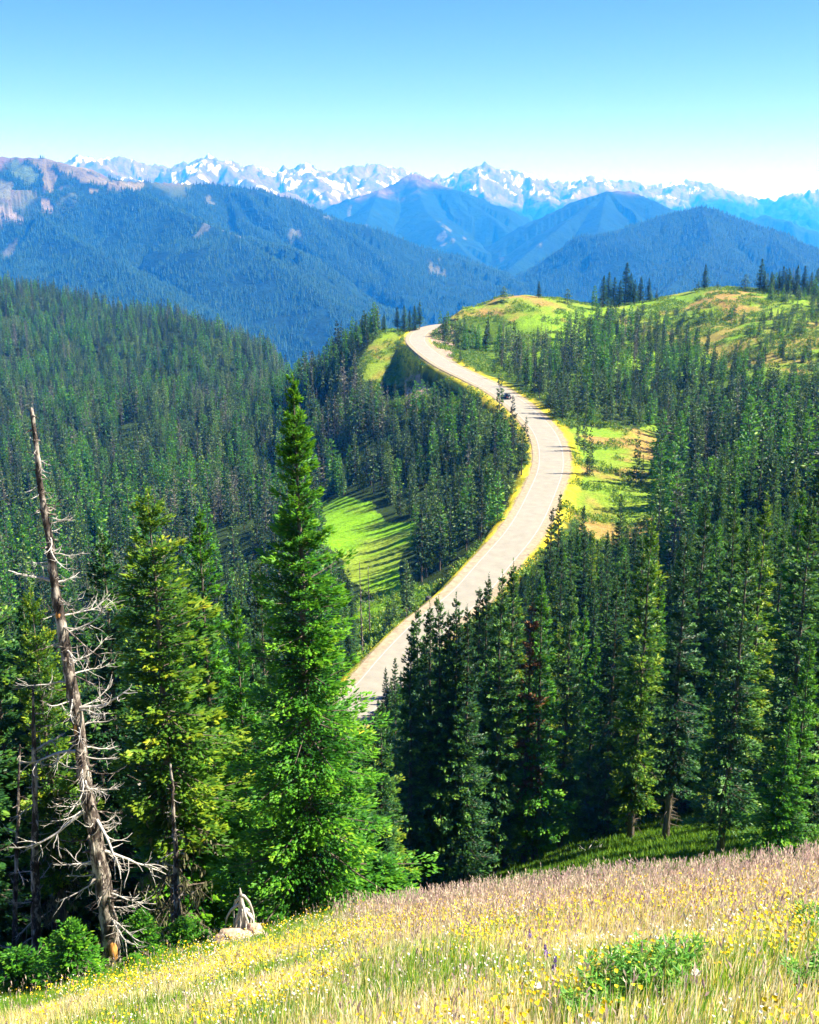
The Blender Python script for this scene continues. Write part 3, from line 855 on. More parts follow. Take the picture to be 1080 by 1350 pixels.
# ---- row in front of the road and right of it
RT_ = [
 (510, 878, 13, 'mid_dark1', 'dark fir standing in front of the nearest visible bit of road'),
 (528, 905, 12, 'mid_bright0', 'bright green fir right beside the dark fir in front of the near road'),
 (540, 820, 17, 'mid_dark0', 'dark fir whose tip just touches the yellow verge of the near road'),
 (549, 796, 19, 'mid_dark2', 'slim fir crossing the middle of the near road stretch'),
 (567, 794, 18, 'mid_dark3', 'leftmost of the dark trio of firs standing in front of the road straight'),
 (581, 787, 18, 'mid_dark2', 'middle fir of the dark trio in front of the road straight'),
 (602, 781, 18, 'mid_dark0', 'rightmost fir of the dark trio in front of the road straight'),
 (522, 866, 14, 'mid_dark2', 'slender dark fir overlapping the right edge of the nearest visible road'),
 (558, 828, 17, 'mid_dark1', 'fir just left of the dark trio in front of the road straight'),
 (593, 806, 17, 'mid_dark1', 'lower fir between the trio tips in front of the road straight'),
 (629, 776, 19, 'mid_dark2', 'dark fir just left of the broad spired fir'),
 (660, 752, 19, 'mid_dark0', 'dark fir just right of the broad spired fir'),
 (582, 892, 13, 'mid_bright1', 'fresh green fir below the dark trio in front of the road'),
 (603, 902, 12, 'mid_bright0', 'fresh green fir just right of another fresh green fir below the road'),
 (619, 798, 17, 'mid_dark1', 'thin fir with tip on the pale road, left of the broad spired fir'),
 (642, 755, 20, 'mid_dark1', 'broad spired fir whose tip stands out against the pale road'),
 (677, 738, 20, 'mid_dark3', 'dark fir hiding the road right of the broad spired fir'),
 (683, 787, 18, 'mid_yellow', 'yellow-green fir beside the dead red fir'),
 (702, 793, 17, 'mid_red', 'dead fir with rusty red needles between green firs'),
 (718, 763, 18, 'mid_bright0', 'yellow-lit fir just right of the dead red fir'),
 (739, 822, 17, 'mid_yellow', 'yellowish fir low in the stand, second right of the dead red fir'),
 (753, 768, 18, 'mid_dark0', 'tall dark fir right of the yellow-lit firs'),
 (728, 668, 20, 'mid_dark2', 'slim fir left of the twin spires beside the road bend'),
 (738, 648, 21, 'mid_dark0', 'tall spire standing against the pale road bend'),
 (771, 664, 17, 'mid_dark3', 'dark fir with reddish dying top beside the gravel pullout'),
 (784, 835, 15, 'mid_bright1', 'bright green short fir below the dark stand'),
 (819, 650, 19, 'mid_dark2', 'thin spire with tip in the dry orange patch of the roadside meadow'),
 (803, 700, 18, 'mid_dark1', 'dark fir below the roadside meadow, left of a thin spire'),
 (840, 686, 18, 'mid_dark0', 'dark fir below the roadside meadow, right of a thin spire'),
 (858, 677, 20, 'mid_yellow', 'tall yellow-green fir at the right end of the roadside meadow'),
 (872, 760, 18, 'mid_bright0', 'yellow-lit fir beside the small orange gap in the trees'),
 (885, 745, 12, 'mid_dark1', 'short fir just right of the small orange gap'),
 (896, 723, 13, 'mid_bright1', 'short lit fir between the orange gap and the big right spires'),
 (931, 642, 23, 'mid_dark1', 'large green spire, leftmost of the big firs at the right'),
 (974, 650, 22, 'mid_dark0', 'second large spire from the left among the big firs at the right'),
 (1014, 652, 21, 'mid_yellow', 'sunlit large fir between two big dark spires at the right'),
 (1039, 690, 21, 'mid_dark1', 'broad teal-green fir in front of the sunlit large fir at the right'),
 (1062, 645, 22, 'mid_bright0', 'bright green fir near the right edge of the photo'),
 (1086, 600, 24, 'mid_dark3', 'tallest dark fir cut by the right edge of the photo'),
 (1100, 760, 18, 'mid_dark1', 'lower dark fir cut by the right edge of the photo'),
 (985, 760, 20, 'mid_dark3', 'dark fir filling the gap between the first two large right spires'),
 (955, 790, 18, 'mid_dark2', 'lower dark fir at the feet of the large right spires'),
 (915, 800, 18, 'mid_dark3', 'dark fir below the leftmost large right spire'),
 (830, 800, 18, 'mid_dark3', 'shaded fir below the yellow-green fir by the roadside meadow'),
 (660, 850, 18, 'mid_dark2', 'shaded fir below the broad spired fir'),
 (560, 960, 14, 'mid_dark3', 'low shaded fir behind the right flank of the tallest fir'),
 (630, 930, 16, 'mid_dark1', 'low shaded fir in the middle of the dark stand'),
 (490, 940, 11, 'mid_dark1', 'small dark fir peeking out right of the tallest fir'),
 (765, 900, 15, 'mid_dark0', 'shaded fir at the foot of the dark stand'),
 (700, 900, 16, 'mid_dark0', 'shaded fir below the dead red fir'),
 (860, 900, 17, 'mid_dark1', 'shaded fir above the light strips on the slope'),
]
for px, top, H, key, lab in RT_:
    hand(px, top, H, key, lab, lo=52, hi=260, w=1.0)
# ---- trees along the skyline of the hillock and ridge: stand on the crest
SKY = [
 (586, 407, 3, 'small fir at the left foot of the grassy hillock crest'), (603, 398, 2.5, 'tiny shrubby fir on the left shoulder of the grassy hillock'),
 (665, 378, 5.5, 'small leaning fir on top of the grassy hillock'), (711, 370, 8, 'fir standing alone in the middle of the grassy hillock'), (749, 381, 5, 'thin young fir on the right part of the grassy hillock'),
 (797, 362, 13, 'leftmost fir of the dark clump on the skyline'), (803, 358, 14, 'second fir from the left of the dark skyline clump'), (811, 364, 12, 'third fir from the left of the dark skyline clump'), (818, 368, 12, 'low fir in the left half of the dark skyline clump'),
 (826, 345, 20, 'tallest fir of the dark clump on the skyline'), (832, 360, 14, 'fir right beside the tallest of the skyline clump'), (838, 368, 12, 'slim fir in the right half of the skyline clump'), (846, 364, 12, 'second fir from the right of the dark skyline clump'), (857, 366, 13, 'rightmost fir of the dark clump on the skyline'),
 (867, 396, 4, 'small fir right of the dark skyline clump'), (921, 378, 6, 'small fir beside the lone skyline fir'),
 (931, 347, 15, 'tall lone fir on the skyline left of the dry hilltop'), (946, 376, 5, 'short bushy fir right of the lone skyline fir'),
 (984, 362, 6, 'short fir left of the tall fir past the dry hilltop'), (1005, 340, 15, 'tallest fir right of the dry hilltop on the skyline'), (1009, 356, 11, 'fir just right of the tallest one past the dry hilltop'),
 (1018, 358, 11, 'fir of the right skyline row, third from its left end'), (1028, 357, 11, 'fir of the right skyline row, fourth from its left end'), (1034, 350, 13, 'fir of the right skyline row with a sharp tip'), (1042, 352, 13, 'fir in the middle of the right skyline row'),
 (1052, 349, 14, 'broad fir of the right skyline row'), (1062, 350, 14, 'third fir from the right edge on the skyline'), (1071, 358, 12, 'second fir from the right edge on the skyline'), (1079, 352, 13, 'skyline fir at the right edge of the photo'),
 (469, 425, 10, 'leftmost fir of the row above the far road bend'), (478, 416, 11, 'second fir of the row above the far road bend'), (489, 420, 10, 'third fir of the row above the far road bend'), (497, 408, 12, 'tallest fir of the row above the far road bend'), (507, 414, 11, 'fifth fir of the row above the far road bend'),
 (524, 404, 11, 'fir left of the far road bend against the blue valley'), (533, 402, 12, 'dark fir just left of the far road bend'), (540, 408, 10, 'fir behind the left edge of the far road bend'), (547, 402, 12, 'slim fir behind the far road bend'), (553, 398, 13, 'rightmost fir behind the far road bend'),
]
def crest_D(px, lo, hi):
    Ds = np.linspace(lo, hi, 400)
    k = np.array([P(px, 400, D) for D in Ds])
    zz = ground_z(k[:, 0] , Ds)
    return Ds[int(np.argmax(zz / Ds))]
for i, (px, top, H, lab) in enumerate(SKY):
    D = crest_D(px, 430, 620) - (6 if H > 7 else 10)
    p = P(px, top, D)
    z = float(ground_z(p[0], D)[0])
    Hh = p[2] - z
    key = 'far_young' if H < 7 else 'mid_dark%d' % (i % 4)
    Hh = min(max(Hh, H * 0.7), H * 1.5)
    add_tree(p[0], D, Hh, key, (1.7 if H < 7 else 2.1), lab, force=True)
# two firs standing in the roadside meadow
for px, base, H, lab in ((762, 592, 10, 'left fir of the small clump in the roadside meadow'), (770, 600, 12, 'middle fir of the small clump in the roadside meadow'), (777, 626, 12, 'front fir of the small clump in the roadside meadow'),
                         (838, 640, 14, 'fir standing alone in the right half of the roadside meadow'), (846, 640, 8, 'short fir at the side of the lone meadow fir'),
                         (658, 560, 17, 'thin tall fir standing just right of the car on the road'), (675, 590, 15, 'dark fir with its tip over the pale road right of the car'),
                         (692, 615, 13, 'slim half-bare fir on the inner verge of the road bend')):
    Ds = np.linspace(150, 420, 500)
    k = np.array([P(px, base, D) for D in Ds])
    f = k[:, 2] - ground_z(k[:, 0], Ds)
    i = np.where(np.diff(np.sign(f)) != 0)[0]
    i = int(i[0]) if len(i) else int(np.argmin(np.abs(f)))
    add_tree(k[i, 0], Ds[i], H, 'far_dark%d' % (px % 4), 0.9, lab, force=True)

# ---- the rest of the forest, scattered over the ground
cmax = np.maximum.accumulate(GZ / GY, axis=0)
KEEP = [
    [(466, 900), (520, 853), (552, 822), (560, 775), (600, 745), (645, 715), (664, 680), (688, 640), (697, 590), (680, 545), (650, 520), (600, 500), (560, 490), (535, 470), (526, 440), (545, 428), (578, 430), (572, 465), (605, 478), (655, 492), (705, 525), (748, 575), (765, 620), (764, 668), (735, 685), (708, 705), (685, 735), (655, 765), (625, 795), (590, 818), (552, 842), (520, 872), (495, 905), (480, 950), (468, 950)],
    [(430, 668), (500, 678), (540, 700), (530, 725), (518, 770), (500, 788), (484, 775), (462, 740), (430, 712)],
    [(745, 575), (780, 572), (860, 578), (862, 690), (800, 704), (762, 690)],
    [(592, 392), (640, 386), (780, 392), (775, 408), (600, 420)],
    [(885, 390), (930, 377), (1005, 378), (1000, 392), (940, 402), (890, 402)],
    [(480, 465), (520, 425), (545, 460), (552, 490), (520, 500), (484, 498)],
    [(864, 750), (878, 750), (876, 790), (868, 795)],
]
cells = []
def scatter(y0, y1, cell, u0, u1):
    ny = int((y1 - y0) / cell)
    out = []
    for i in range(ny):
        y = y0 + i * cell
        nx = int((u1 - u0) * y / cell) + 1
        xs = u0 * y + np.arange(nx) * cell
        out.append(np.stack([xs, np.full(nx, y)], 1))
    q = np.concatenate(out)
    return q + rng.uniform(-0.62, 0.62, q.shape) * cell
sc = np.concatenate([scatter(24, 60, 2.9, -0.75, -0.03), scatter(34, 62, 6.0, 0.30, 0.95), scatter(60, 200, 3.4, -0.55, 0.55), scatter(200, 460, 4.6, -0.5, 0.5), scatter(460, 660, 4.8, -0.5, 0.5), scatter(660, 1260, 5.8, -0.5, -0.02)])
X, Y = sc[:, 0], sc[:, 1]
Z = ground_z(X, Y)
U = X / Y
px, py = proj(X, Y, Z)
d, side, _ = road_dist(X, Y)
clear, sparse = masks(X, Y, Z)
dn = fbm(X / 26, Y / 26, 4, 201); dn2 = fbm(X / 70, Y / 70, 3, 202)
ok = (d > 6.6) & ~clear & (dn > 0.31)
ok &= ~(sparse & (dn < 0.52))
right = (U > 0.03) & (Y > 300)
ok &= ~(right & (dn < 0.30 + 0.10 * (Y > 440)))
H = np.where(U < -0.03, 12.5, 13.0) + rng.normal(0, 3.0, len(X)) + (dn2 - 0.5) * 8
H = np.where(right, 9.2 + rng.normal(0, 2.2, len(X)) + (0.5 - (Y - 330) / 260) * 4 + (dn2 - 0.5) * 8, H)
H = np.where((U > -0.02) & (U < 0.13) & (Y > 200) & (Y < 420) & (side < 0), 12 + rng.normal(0, 2.0, len(X)), H)
H = np.where((U > 0) & (Y < 220), 16 + rng.normal(0, 2.5, len(X)), H)
H = np.where(sparse & (Y > 300), H * 0.6, H)
small = rng.random(len(X)) < 0.16
H = np.where(small, H * rng.uniform(0.3, 0.6, len(X)), H)
H = np.clip(H, 2.0, 20)
# keep sight lines over the nearer stands as in the place itself: lower trees just below the road and clearings
for it in range(2):
    tx, ty = proj(X, Y, Z + H)
    lim = np.full(len(X), 0.0)
    lim = np.where((Y < 160) & (U < -0.03), np.interp(tx, [0, 120, 200, 300, 420, 480], [760, 730, 790, 820, 860, 960]), lim)
    lim = np.where((Y < 245) & (U >= -0.03) & (side >= 0) & ~((Y > 170) & (tx > 868)), np.interp(tx, [480, 560, 640, 700, 760, 800, 880, 1080], [930, 850, 815, 745, 690, 690, 700, 640]), lim)
    low = ty < lim
    # shorten
    need = (lim - ty) * Y / F
    H = np.where(low, H - need - rng.uniform(0, 2, len(X)), H)
ok &= H > 1.8
tx, ty = proj(X, Y, Z + H)
bad = np.zeros(len(X), bool)
for f in (0.0, 0.25, 0.5, 0.75, 0.97):
    qx, qy = proj(X, Y, Z + H * f)
    for p in KEEP:
        for ox in (-3, 3):
            bad |= in_poly(qx + ox, qy, p)
ok &= ~(bad & (rng.random(len(X)) < 0.985))
# drop what the ground itself hides
j = np.clip(np.searchsorted(us, U), 1, len(us) - 1); i = np.clip(np.searchsorted(ys, Y) - 1, 0, len(ys) - 1)
ok &= ((Z + H) / Y > cmax[i, j] - 0.002) | (Y < 100)
# not on top of a hand-placed tree
hx = np.array([t['x'] for t in TREES]); hy = np.array([t['y'] for t in TREES])
for a, b in zip(hx, hy):
    ok &= (X - a) ** 2 + (Y - b) ** 2 > (1.0 if b < 40 else 2.2) ** 2
for t in TREES:          # leave the odd coloured trees unhidden
    if t['key'] in ('mid_red',) or (t['key'] in ('mid_bright1', 'mid_yellow') and t['H'] > 0):
        ok &= ~((np.abs(tx - proj(t['x'], t['y'], t['z'])[0]) < 16) & (Y < t['y']) & (Y > 45) & (ty < proj(t['x'], t['y'], t['z'] + t['H'] * 0.35)[1]))
ii = np.where(ok)[0]
rk = rng.random(len(X))
for i in ii:
    y = Y[i]
    if y < 45 and U[i] < 0: key = 'near_dark' if rk[i] < 0.6 else ('near_green' if rk[i] < 0.8 else 'near_yellow')
    elif y < 175:
        key = 'mid_dark%d' % int(rk[i] * 4 / 0.8) if rk[i] < 0.8 else ('mid_bright%d' % (i % 2) if rk[i] < 0.93 else 'mid_yellow')
    else:
        key = 'far_dark%d' % int(rk[i] * 5 / 0.88) if rk[i] < 0.88 else 'far_bright'
        if rng.random() < 0.02 + 0.30 * smooth(0.56, 0.68, dn2[i]): key = 'far_grey'
        if rng.random() < 0.30 * smooth(0.5, 0.62, dn[i]): key = 'far_bright'
        if H[i] < 5: key = 'far_young'
    add_tree(float(X[i]), float(Y[i]), float(H[i]), key, float(rng.uniform(0.85, 1.25)) * (1.3 if H[i] < 9 else 1.0), z=float(Z[i]))

# ---- how large each shows: nearest first over a coarse picture
order = sorted(range(len(TREES)), key=lambda k: TREES[k]['y'])
RW, RH = 270, 338
cov = np.zeros((RH, RW), bool)
for k in order:
    t = TREES[k]
    bx, by = proj(t['x'], t['y'], t['z']); tx_, ty_ = proj(t['x'], t['y'], t['z'] + t['H'])
    hw = PROTO[t['key']]['R'] * t['w'] * (t['H'] / PROTO[t['key']]['H']) * F / t['y']
    t['vis'] = 0.0; t['px'] = float(tx_); t['top'] = float(ty_)
    y0, y1 = int(ty_ / 4), int(by / 4)
    lay = 0
    for r_ in range(max(0, y0), min(RH - 1, y1) + 1):
        f = (r_ * 4 - ty_) / max(1.0, by - ty_)
        w_ = hw * (0.2 + 0.6 * min(1, max(0, f)))
        x0, x1 = (tx_ - w_) / 4, (tx_ + w_) / 4
        a, b = int(max(0, math.floor(x0))), int(min(RW - 1, math.floor(x1)))
        if b < a: continue
        wgt = min(1.0, (x1 - x0) / (b - a + 1))
        seg = cov[r_, a:b + 1]
        t['vis'] += wgt * 16 * float((~seg).sum())
        if wgt > 0.5: seg[:] = True
n_hand = sum(t['force'] for t in TREES)
rest = sorted([k for k in range(len(TREES)) if not TREES[k]['force'] and TREES[k]['y'] < 620], key=lambda k: -TREES[k]['vis'])
chosen = set(rest[:292 - n_hand])
chosen = {k for k in chosen if TREES[k]['vis'] > 60}

def region(t):
    u, y, p = t['x'] / t['y'], t['y'], t['px']
    if 'grey' in t['key']: t['tone'] = 'grey dying'
    tone = {'b': 'bright green', 'y': 'yellowish', 'd': 'dark green'}['b' if 'bright' in t['key'] or 'green' in t['key'] else ('y' if 'yellow' in t['key'] else 'd')]
    tone = t.get('tone', tone)
    size = 'small' if t['H'] < 8 else 'tall'
    if u < -0.03 and y < 60: a = 'in the shade behind the dead snag' if p < 260 else 'in the shade behind the tallest fir'
    elif u < -0.03 and y < 200: a = ('in the valley wood at the left edge' if p < 160 else ('in the valley wood behind the snag' if p < 380 else 'between the tallest fir and the near road'))
    elif u < -0.03 and y < 380: a = 'left of the sunny clearing'
    elif u < -0.03: a = 'on the far valley side'
    elif p < 720 and 200 < y < 460: a = 'inside the road bend'
    elif y < 110: a = 'in the dark stand above the grass' if p < 780 else 'at the foot of the right spires'
    elif y < 260: a = 'below the road straight' if p < 700 else ('below the roadside meadow' if p < 880 else 'behind the large spires at the right')
    elif p < 800: a = 'right of the upper road'
    else: a = 'under the dry hilltop'
    return size, tone, a
PREFIX = {'near': 'near', 'mid': 'mid', 'far': 'far'}
first = {}
def place_tree(t):
    pr = PROTO[t['key']]
    r = bpy.data.objects.new(t['name'], None); COL.objects.link(r)
    r.empty_display_size = 0.3
    r.location = (t['x'], t['y'], t['z'] - 0.05)
    r.rotation_euler = (0, 0, t['rot'])
    s = t['H'] / pr['H']
    r.scale = (s * t['w'], s * t['w'], s)
    lab, grp = t['label'], t['group']
    tag(r, lab, 'fir tree', grp)
    tr_o = link('trunk', pr['trunk'], r)
    cr_o = link('crown', pr['crown'], r)
    first.setdefault(t['key'], (tr_o, cr_o))
    return r
def auto_labels(ts):
    cls = {}
    for t in ts:
        if t['label'] is None: cls.setdefault(region(t)[2], []).append(t)
    for a, L in cls.items():
        qx = np.array([t['px'] for t in L]); qy = np.array([t['top'] for t in L])
        xs = np.quantile(qx, [0, 0.2, 0.4, 0.6, 0.8, 1]) ; 
        sub = {}
        for t in L:
            size, tone, _ = region(t)
            b = int(np.clip(np.searchsorted(xs, t['px'], 'right') - 1, 0, 4))
            m = [q for q in L if xs[b] <= q['px'] <= xs[b + 1]]
            v = (np.array([q['top'] for q in m]) < t['top']).mean()
            row = 'top' if v < 0.34 else ('middle' if v < 0.67 else 'bottom')
            sub.setdefault((size, tone, b, row), []).append(t)
        where = ['left end', 'left half', 'centre', 'right half', 'right end']
        for (size, tone, b, row), K in sub.items():
            K.sort(key=lambda q: q['px'])
            o = ['']
            if len(K) == 2: o = ['left-hand ', 'right-hand ']
            elif len(K) == 3: o = ['leftmost ', 'middle ', 'rightmost ']
            elif len(K) == 4: o = ['first ', 'second ', 'third ', 'fourth ']
            for n_, q in enumerate(K):
                q['label'] = '%s%s %s fir %s, %s, %s row' % (o[n_] if len(K) == len(o) else '', size, tone, a, where[b], row)
                q['group'] = 'firs ' + a
auto_labels([t for k, t in enumerate(TREES) if t['force'] or k in chosen])
stuff = []
for k, t in enumerate(TREES):
    if t['force'] or k in chosen: place_tree(t)
    else: stuff.append(t)
# every kind has at least one individual to copy from
for key in PROTO:
    if key in first: continue
    c = [t for t in stuff if t['key'] == key]
    if c:
        t = max(c, key=lambda q: q['vis']); auto_labels([t]); place_tree(t); stuff.remove(t)
print('trees', len(TREES), 'individual', len(TREES) - len(stuff), 'stuff', len(stuff))

# ---- the remaining trees: one mass, real trees set at each point
keys = [k for k in PROTO if k in first]
kid = {k: i for i, k in enumerate(keys)}
fp = np.array([[t['x'], t['y'], t['z'] - 0.05] for t in stuff])
fs = np.array([[t['H'] / PROTO[t['key']]['H'] * t['w'], t['H'] / PROTO[t['key']]['H'] * t['w'], t['H'] / PROTO[t['key']]['H']] for t in stuff])
fm = bpy.data.meshes.new('conifer_forest')
fm.vertices.add(len(fp)); fm.vertices.foreach_set('co', fp.astype(np.float32).ravel())
a_ = fm.attributes.new('t_scale', 'FLOAT_VECTOR', 'POINT'); a_.data.foreach_set('vector', fs.astype(np.float32).ravel())
a_ = fm.attributes.new('t_rot', 'FLOAT', 'POINT'); a_.data.foreach_set('value', np.array([t['rot'] for t in stuff], dtype=np.float32))
a_ = fm.attributes.new('t_kind', 'INT', 'POINT'); a_.data.foreach_set('value', np.array([kid[t['key']] for t in stuff], dtype=np.int32))
forest = tag(link('conifer_forest', fm), kind='stuff')
ng = bpy.data.node_groups.new('set_trees', 'GeometryNodeTree')
ng.interface.new_socket('Geometry', in_out='INPUT', socket_type='NodeSocketGeometry')
ng.interface.new_socket('Geometry', in_out='OUTPUT', socket_type='NodeSocketGeometry')
gi = ng.nodes.new('NodeGroupInput'); go = ng.nodes.new('NodeGroupOutput')
joinall = ng.nodes.new('GeometryNodeJoinGeometry')
def named(name, typ):
    n = ng.nodes.new('GeometryNodeInputNamedAttribute'); n.data_type = typ; n.inputs['Name'].default_value = name
    return n.outputs['Attribute']
rot = ng.nodes.new('ShaderNodeCombineXYZ'); ng.links.new(named('t_rot', 'FLOAT'), rot.inputs['Z'])
for ax_ in ('X', 'Y'):
    rv = ng.nodes.new('FunctionNodeRandomValue'); rv.data_type = 'FLOAT'; rv.inputs['Seed'].default_value = 3 + ord(ax_)
    rv.inputs[2].default_value = -0.045; rv.inputs[3].default_value = 0.045
    ng.links.new(rv.outputs[1], rot.inputs[ax_])
scl = named('t_scale', 'FLOAT_VECTOR'); kd = named('t_kind', 'INT')
for k in keys:
    cmp_ = ng.nodes.new('FunctionNodeCompare'); cmp_.data_type = 'INT'; cmp_.operation = 'EQUAL'
    ng.links.new(kd, cmp_.inputs[2]); cmp_.inputs[3].default_value = kid[k]
    jn = ng.nodes.new('GeometryNodeJoinGeometry')
    for o in first[k]:
        oi = ng.nodes.new('GeometryNodeObjectInfo'); oi.transform_space = 'ORIGINAL'; oi.inputs['Object'].default_value = o
        ng.links.new(oi.outputs['Geometry'], jn.inputs[0])
    ip = ng.nodes.new('GeometryNodeInstanceOnPoints')
    ng.links.new(gi.outputs[0], ip.inputs['Points']); ng.links.new(cmp_.outputs[0], ip.inputs['Selection'])
    ng.links.new(jn.outputs[0], ip.inputs['Instance'])
    ng.links.new(rot.outputs[0], ip.inputs['Rotation']); ng.links.new(scl, ip.inputs['Scale'])
    ng.links.new(ip.outputs[0], joinall.inputs[0])
ng.links.new(joinall.outputs[0], go.inputs[0])
md = forest.modifiers.new('set_trees', 'NODES'); md.node_group = ng

# ---- woods on the far mountainsides: small jagged spires in one mass
n_try = 150000
r_ = np.random.default_rng(99)
yy = 2450 * (6300 / 2450) ** r_.random(n_try)
uu = r_.uniform(-0.42, 0.42, n_try)
# thinner spacing far away
i = np.clip(np.searchsorted(ysf, yy) - 1, 0, len(ysf) - 2); j = np.clip(np.searchsorted(us, uu) - 1, 0, len(us) - 2)
zz = FZ[i, j]
cm2 = np.maximum.accumulate(np.concatenate([GZ / GY, FZ / FY], 0), axis=0)
vis = (zz + 22) / yy > cm2[len(ys) + i, j] - 0.001
den = (rock[i, j] < 0.35) & (meadow[i, j] < 0.4) & ~near_open[i, j] & (slide[i, j] < 0.5) & (zz > FLOOR + 30) & vis
den &= fbm(uu * yy / 90, yy / 90, 3, 301) > 0.33
i, j, uu, yy, zz = i[den], j[den], uu[den], yy[den], zz[den]
# bilinear height
fu = (uu - us[j]) / (us[j + 1] - us[j]); fy = (yy - ysf[i]) / (ysf[i + 1] - ysf[i])
zz = (FZ[i, j] * (1 - fu) + FZ[i, j + 1] * fu) * (1 - fy) + (FZ[i + 1, j] * (1 - fu) + FZ[i + 1, j + 1] * fu) * fy
n = len(uu)
hh = r_.uniform(10, 21, n); ww = hh * r_.uniform(0.12, 0.2, n)
a0 = r_.uniform(0, 6.28, n)
V = []; T = []
base = np.stack([uu * yy, yy, zz], 1)
for tier, (zb, zt, wr) in enumerate(((0.0, 0.62, 1.0), (0.38, 1.0, 0.62))):
    tip = base + np.stack([0 * hh, 0 * hh, hh * zt], 1)
    ring = []
    for k in range(4):
        a = a0 + k * 1.5708 + tier * 0.7
        ring.append(base + np.stack([np.cos(a) * ww * wr, np.sin(a) * ww * wr, hh * zb + r_.uniform(-0.05, 0.05, n) * hh], 1))
    V.append(np.stack([tip] + ring, 1))
V = np.concatenate(V, 1).reshape(-1, 3)
b = np.arange(n)[:, None] * 10
T = np.concatenate([b + np.array([[o, o + 1 + k, o + 1 + (k + 1) % 4]]) for o in (0, 5) for k in range(4)])
tint = np.repeat(r_.random(n), 10)
M['farwood'] = leaf_mat('far_wood', [(0.0, (0.006, 0.020, 0.010)), (0.6, (0.016, 0.050, 0.018)), (1.0, (0.045, 0.085, 0.03))], 0.1, spec=0.05)
tag(link('mountain_forest', mesh_np('mountain_forest', V, T, M['farwood'], False, {'tint': tint})), kind='stuff')
print('mountain trees', n)

# ---- low shrubs and tall herbs between the trees on the open slopes
r_ = np.random.default_rng(55)
yy = np.sqrt(r_.uniform(150 ** 2, 600 ** 2, 170000)); uu = r_.uniform(-0.16, 0.46, len(yy))
xx = uu * yy; zz = ground_z(xx, yy)
cl, sp = masks(xx, yy, zz)
dd, _, _ = road_dist(xx, yy)
pqx, pqy = proj(xx, yy, zz)
nz = fbm(xx / 7, yy / 7, 4, 501)
k = (dd > 6.0) & ((sp & (nz > 0.44)) | (~cl & ~sp & (uu > 0.02) & (yy > 290) & (nz > 0.5)) | (cl & (uu < 0.02) & (yy > 380) & (nz > 0.45)) | (cl & (nz > 0.57) & ~((uu < 0.03) & (yy < 340))) | ((dd < 22) & ~cl & (nz > 0.48)))
xx, yy, zz, nz = xx[k], yy[k], zz[k], nz[k]
n = len(xx); m = 9
hs = r_.uniform(0.35, 1.1, n)
pos = np.repeat(np.stack([xx, yy, zz], 1), m, 0); hr = np.repeat(hs, m)
o = r_.normal(0, 0.33, (n * m, 3)) * hr[:, None]; o[:, 2] = r_.random(n * m) * hr * 0.8
d = r_.normal(0, 0.5, (n * m, 3)); d[:, 2] = r_.uniform(0.2, 1.0, n * m); d /= np.linalg.norm(d, axis=1)[:, None]
nn = r_.normal(0, 0.5, (n * m, 3)); nn[:, 2] += 0.8; nn /= np.linalg.norm(nn, axis=1)[:, None]
v, t = diamonds(pos + o, d, nn, hr * r_.uniform(0.4, 0.8, n * m), hr * r_.uniform(0.2, 0.4, n * m))
M['shrub'] = leaf_mat('shrub_leaves', [(0.0, (0.03, 0.09, 0.02)), (0.4, (0.09, 0.22, 0.02)), (0.8, (0.26, 0.38, 0.03)), (1.0, (0.45, 0.42, 0.04))], 0.35, rand=0.0)
ti = np.repeat(np.clip(r_.random(n) * 0.8 + 0.1, 0, 1), m) + r_.normal(0, 0.1, n * m)
tag(link('low_shrubs', mesh_np('low_shrubs', v, t, M['shrub'], False, {'tint': np.repeat(ti.clip(0, 1), 4)})), kind='stuff')
print('shrubs', n)

# rank grass and herbs on the shaded slope below the meadow's edge
yy = np.sqrt(r_.uniform(15 ** 2, 95 ** 2, 150000)); uu = r_.uniform(-0.12, 0.5, len(yy))
k = yy > lip_y(uu) + 3.5
yy, uu = yy[k], uu[k]; xx = uu * yy; zz = ground_z(xx, yy); n = len(xx); m = 4
hs = r_.uniform(0.12, 0.42, n) * (0.5 + fbm(xx / 2, yy / 2, 3, 511))
pos = np.repeat(np.stack([xx, yy, zz], 1), m, 0); hr = np.repeat(hs, m)
pos[:, :2] += r_.normal(0, 0.12, (n * m, 2))
d = r_.normal(0, 0.35, (n * m, 3)); d[:, 2] = 1; d /= np.linalg.norm(d, axis=1)[:, None]
nn = r_.normal(0, 1, (n * m, 3)); nn[:, 2] = 0.2; nn /= np.linalg.norm(nn, axis=1)[:, None]
v, t = diamonds(pos, d, nn, hr, hr * 0.13 + 0.01)
ti = np.repeat(np.clip(0.2 + 0.5 * r_.random(n), 0, 1), m)
tag(link('slope_grass', mesh_np('slope_grass', v, t, M['shrub'], False, {'tint': np.repeat(ti, 4)})), kind='stuff')

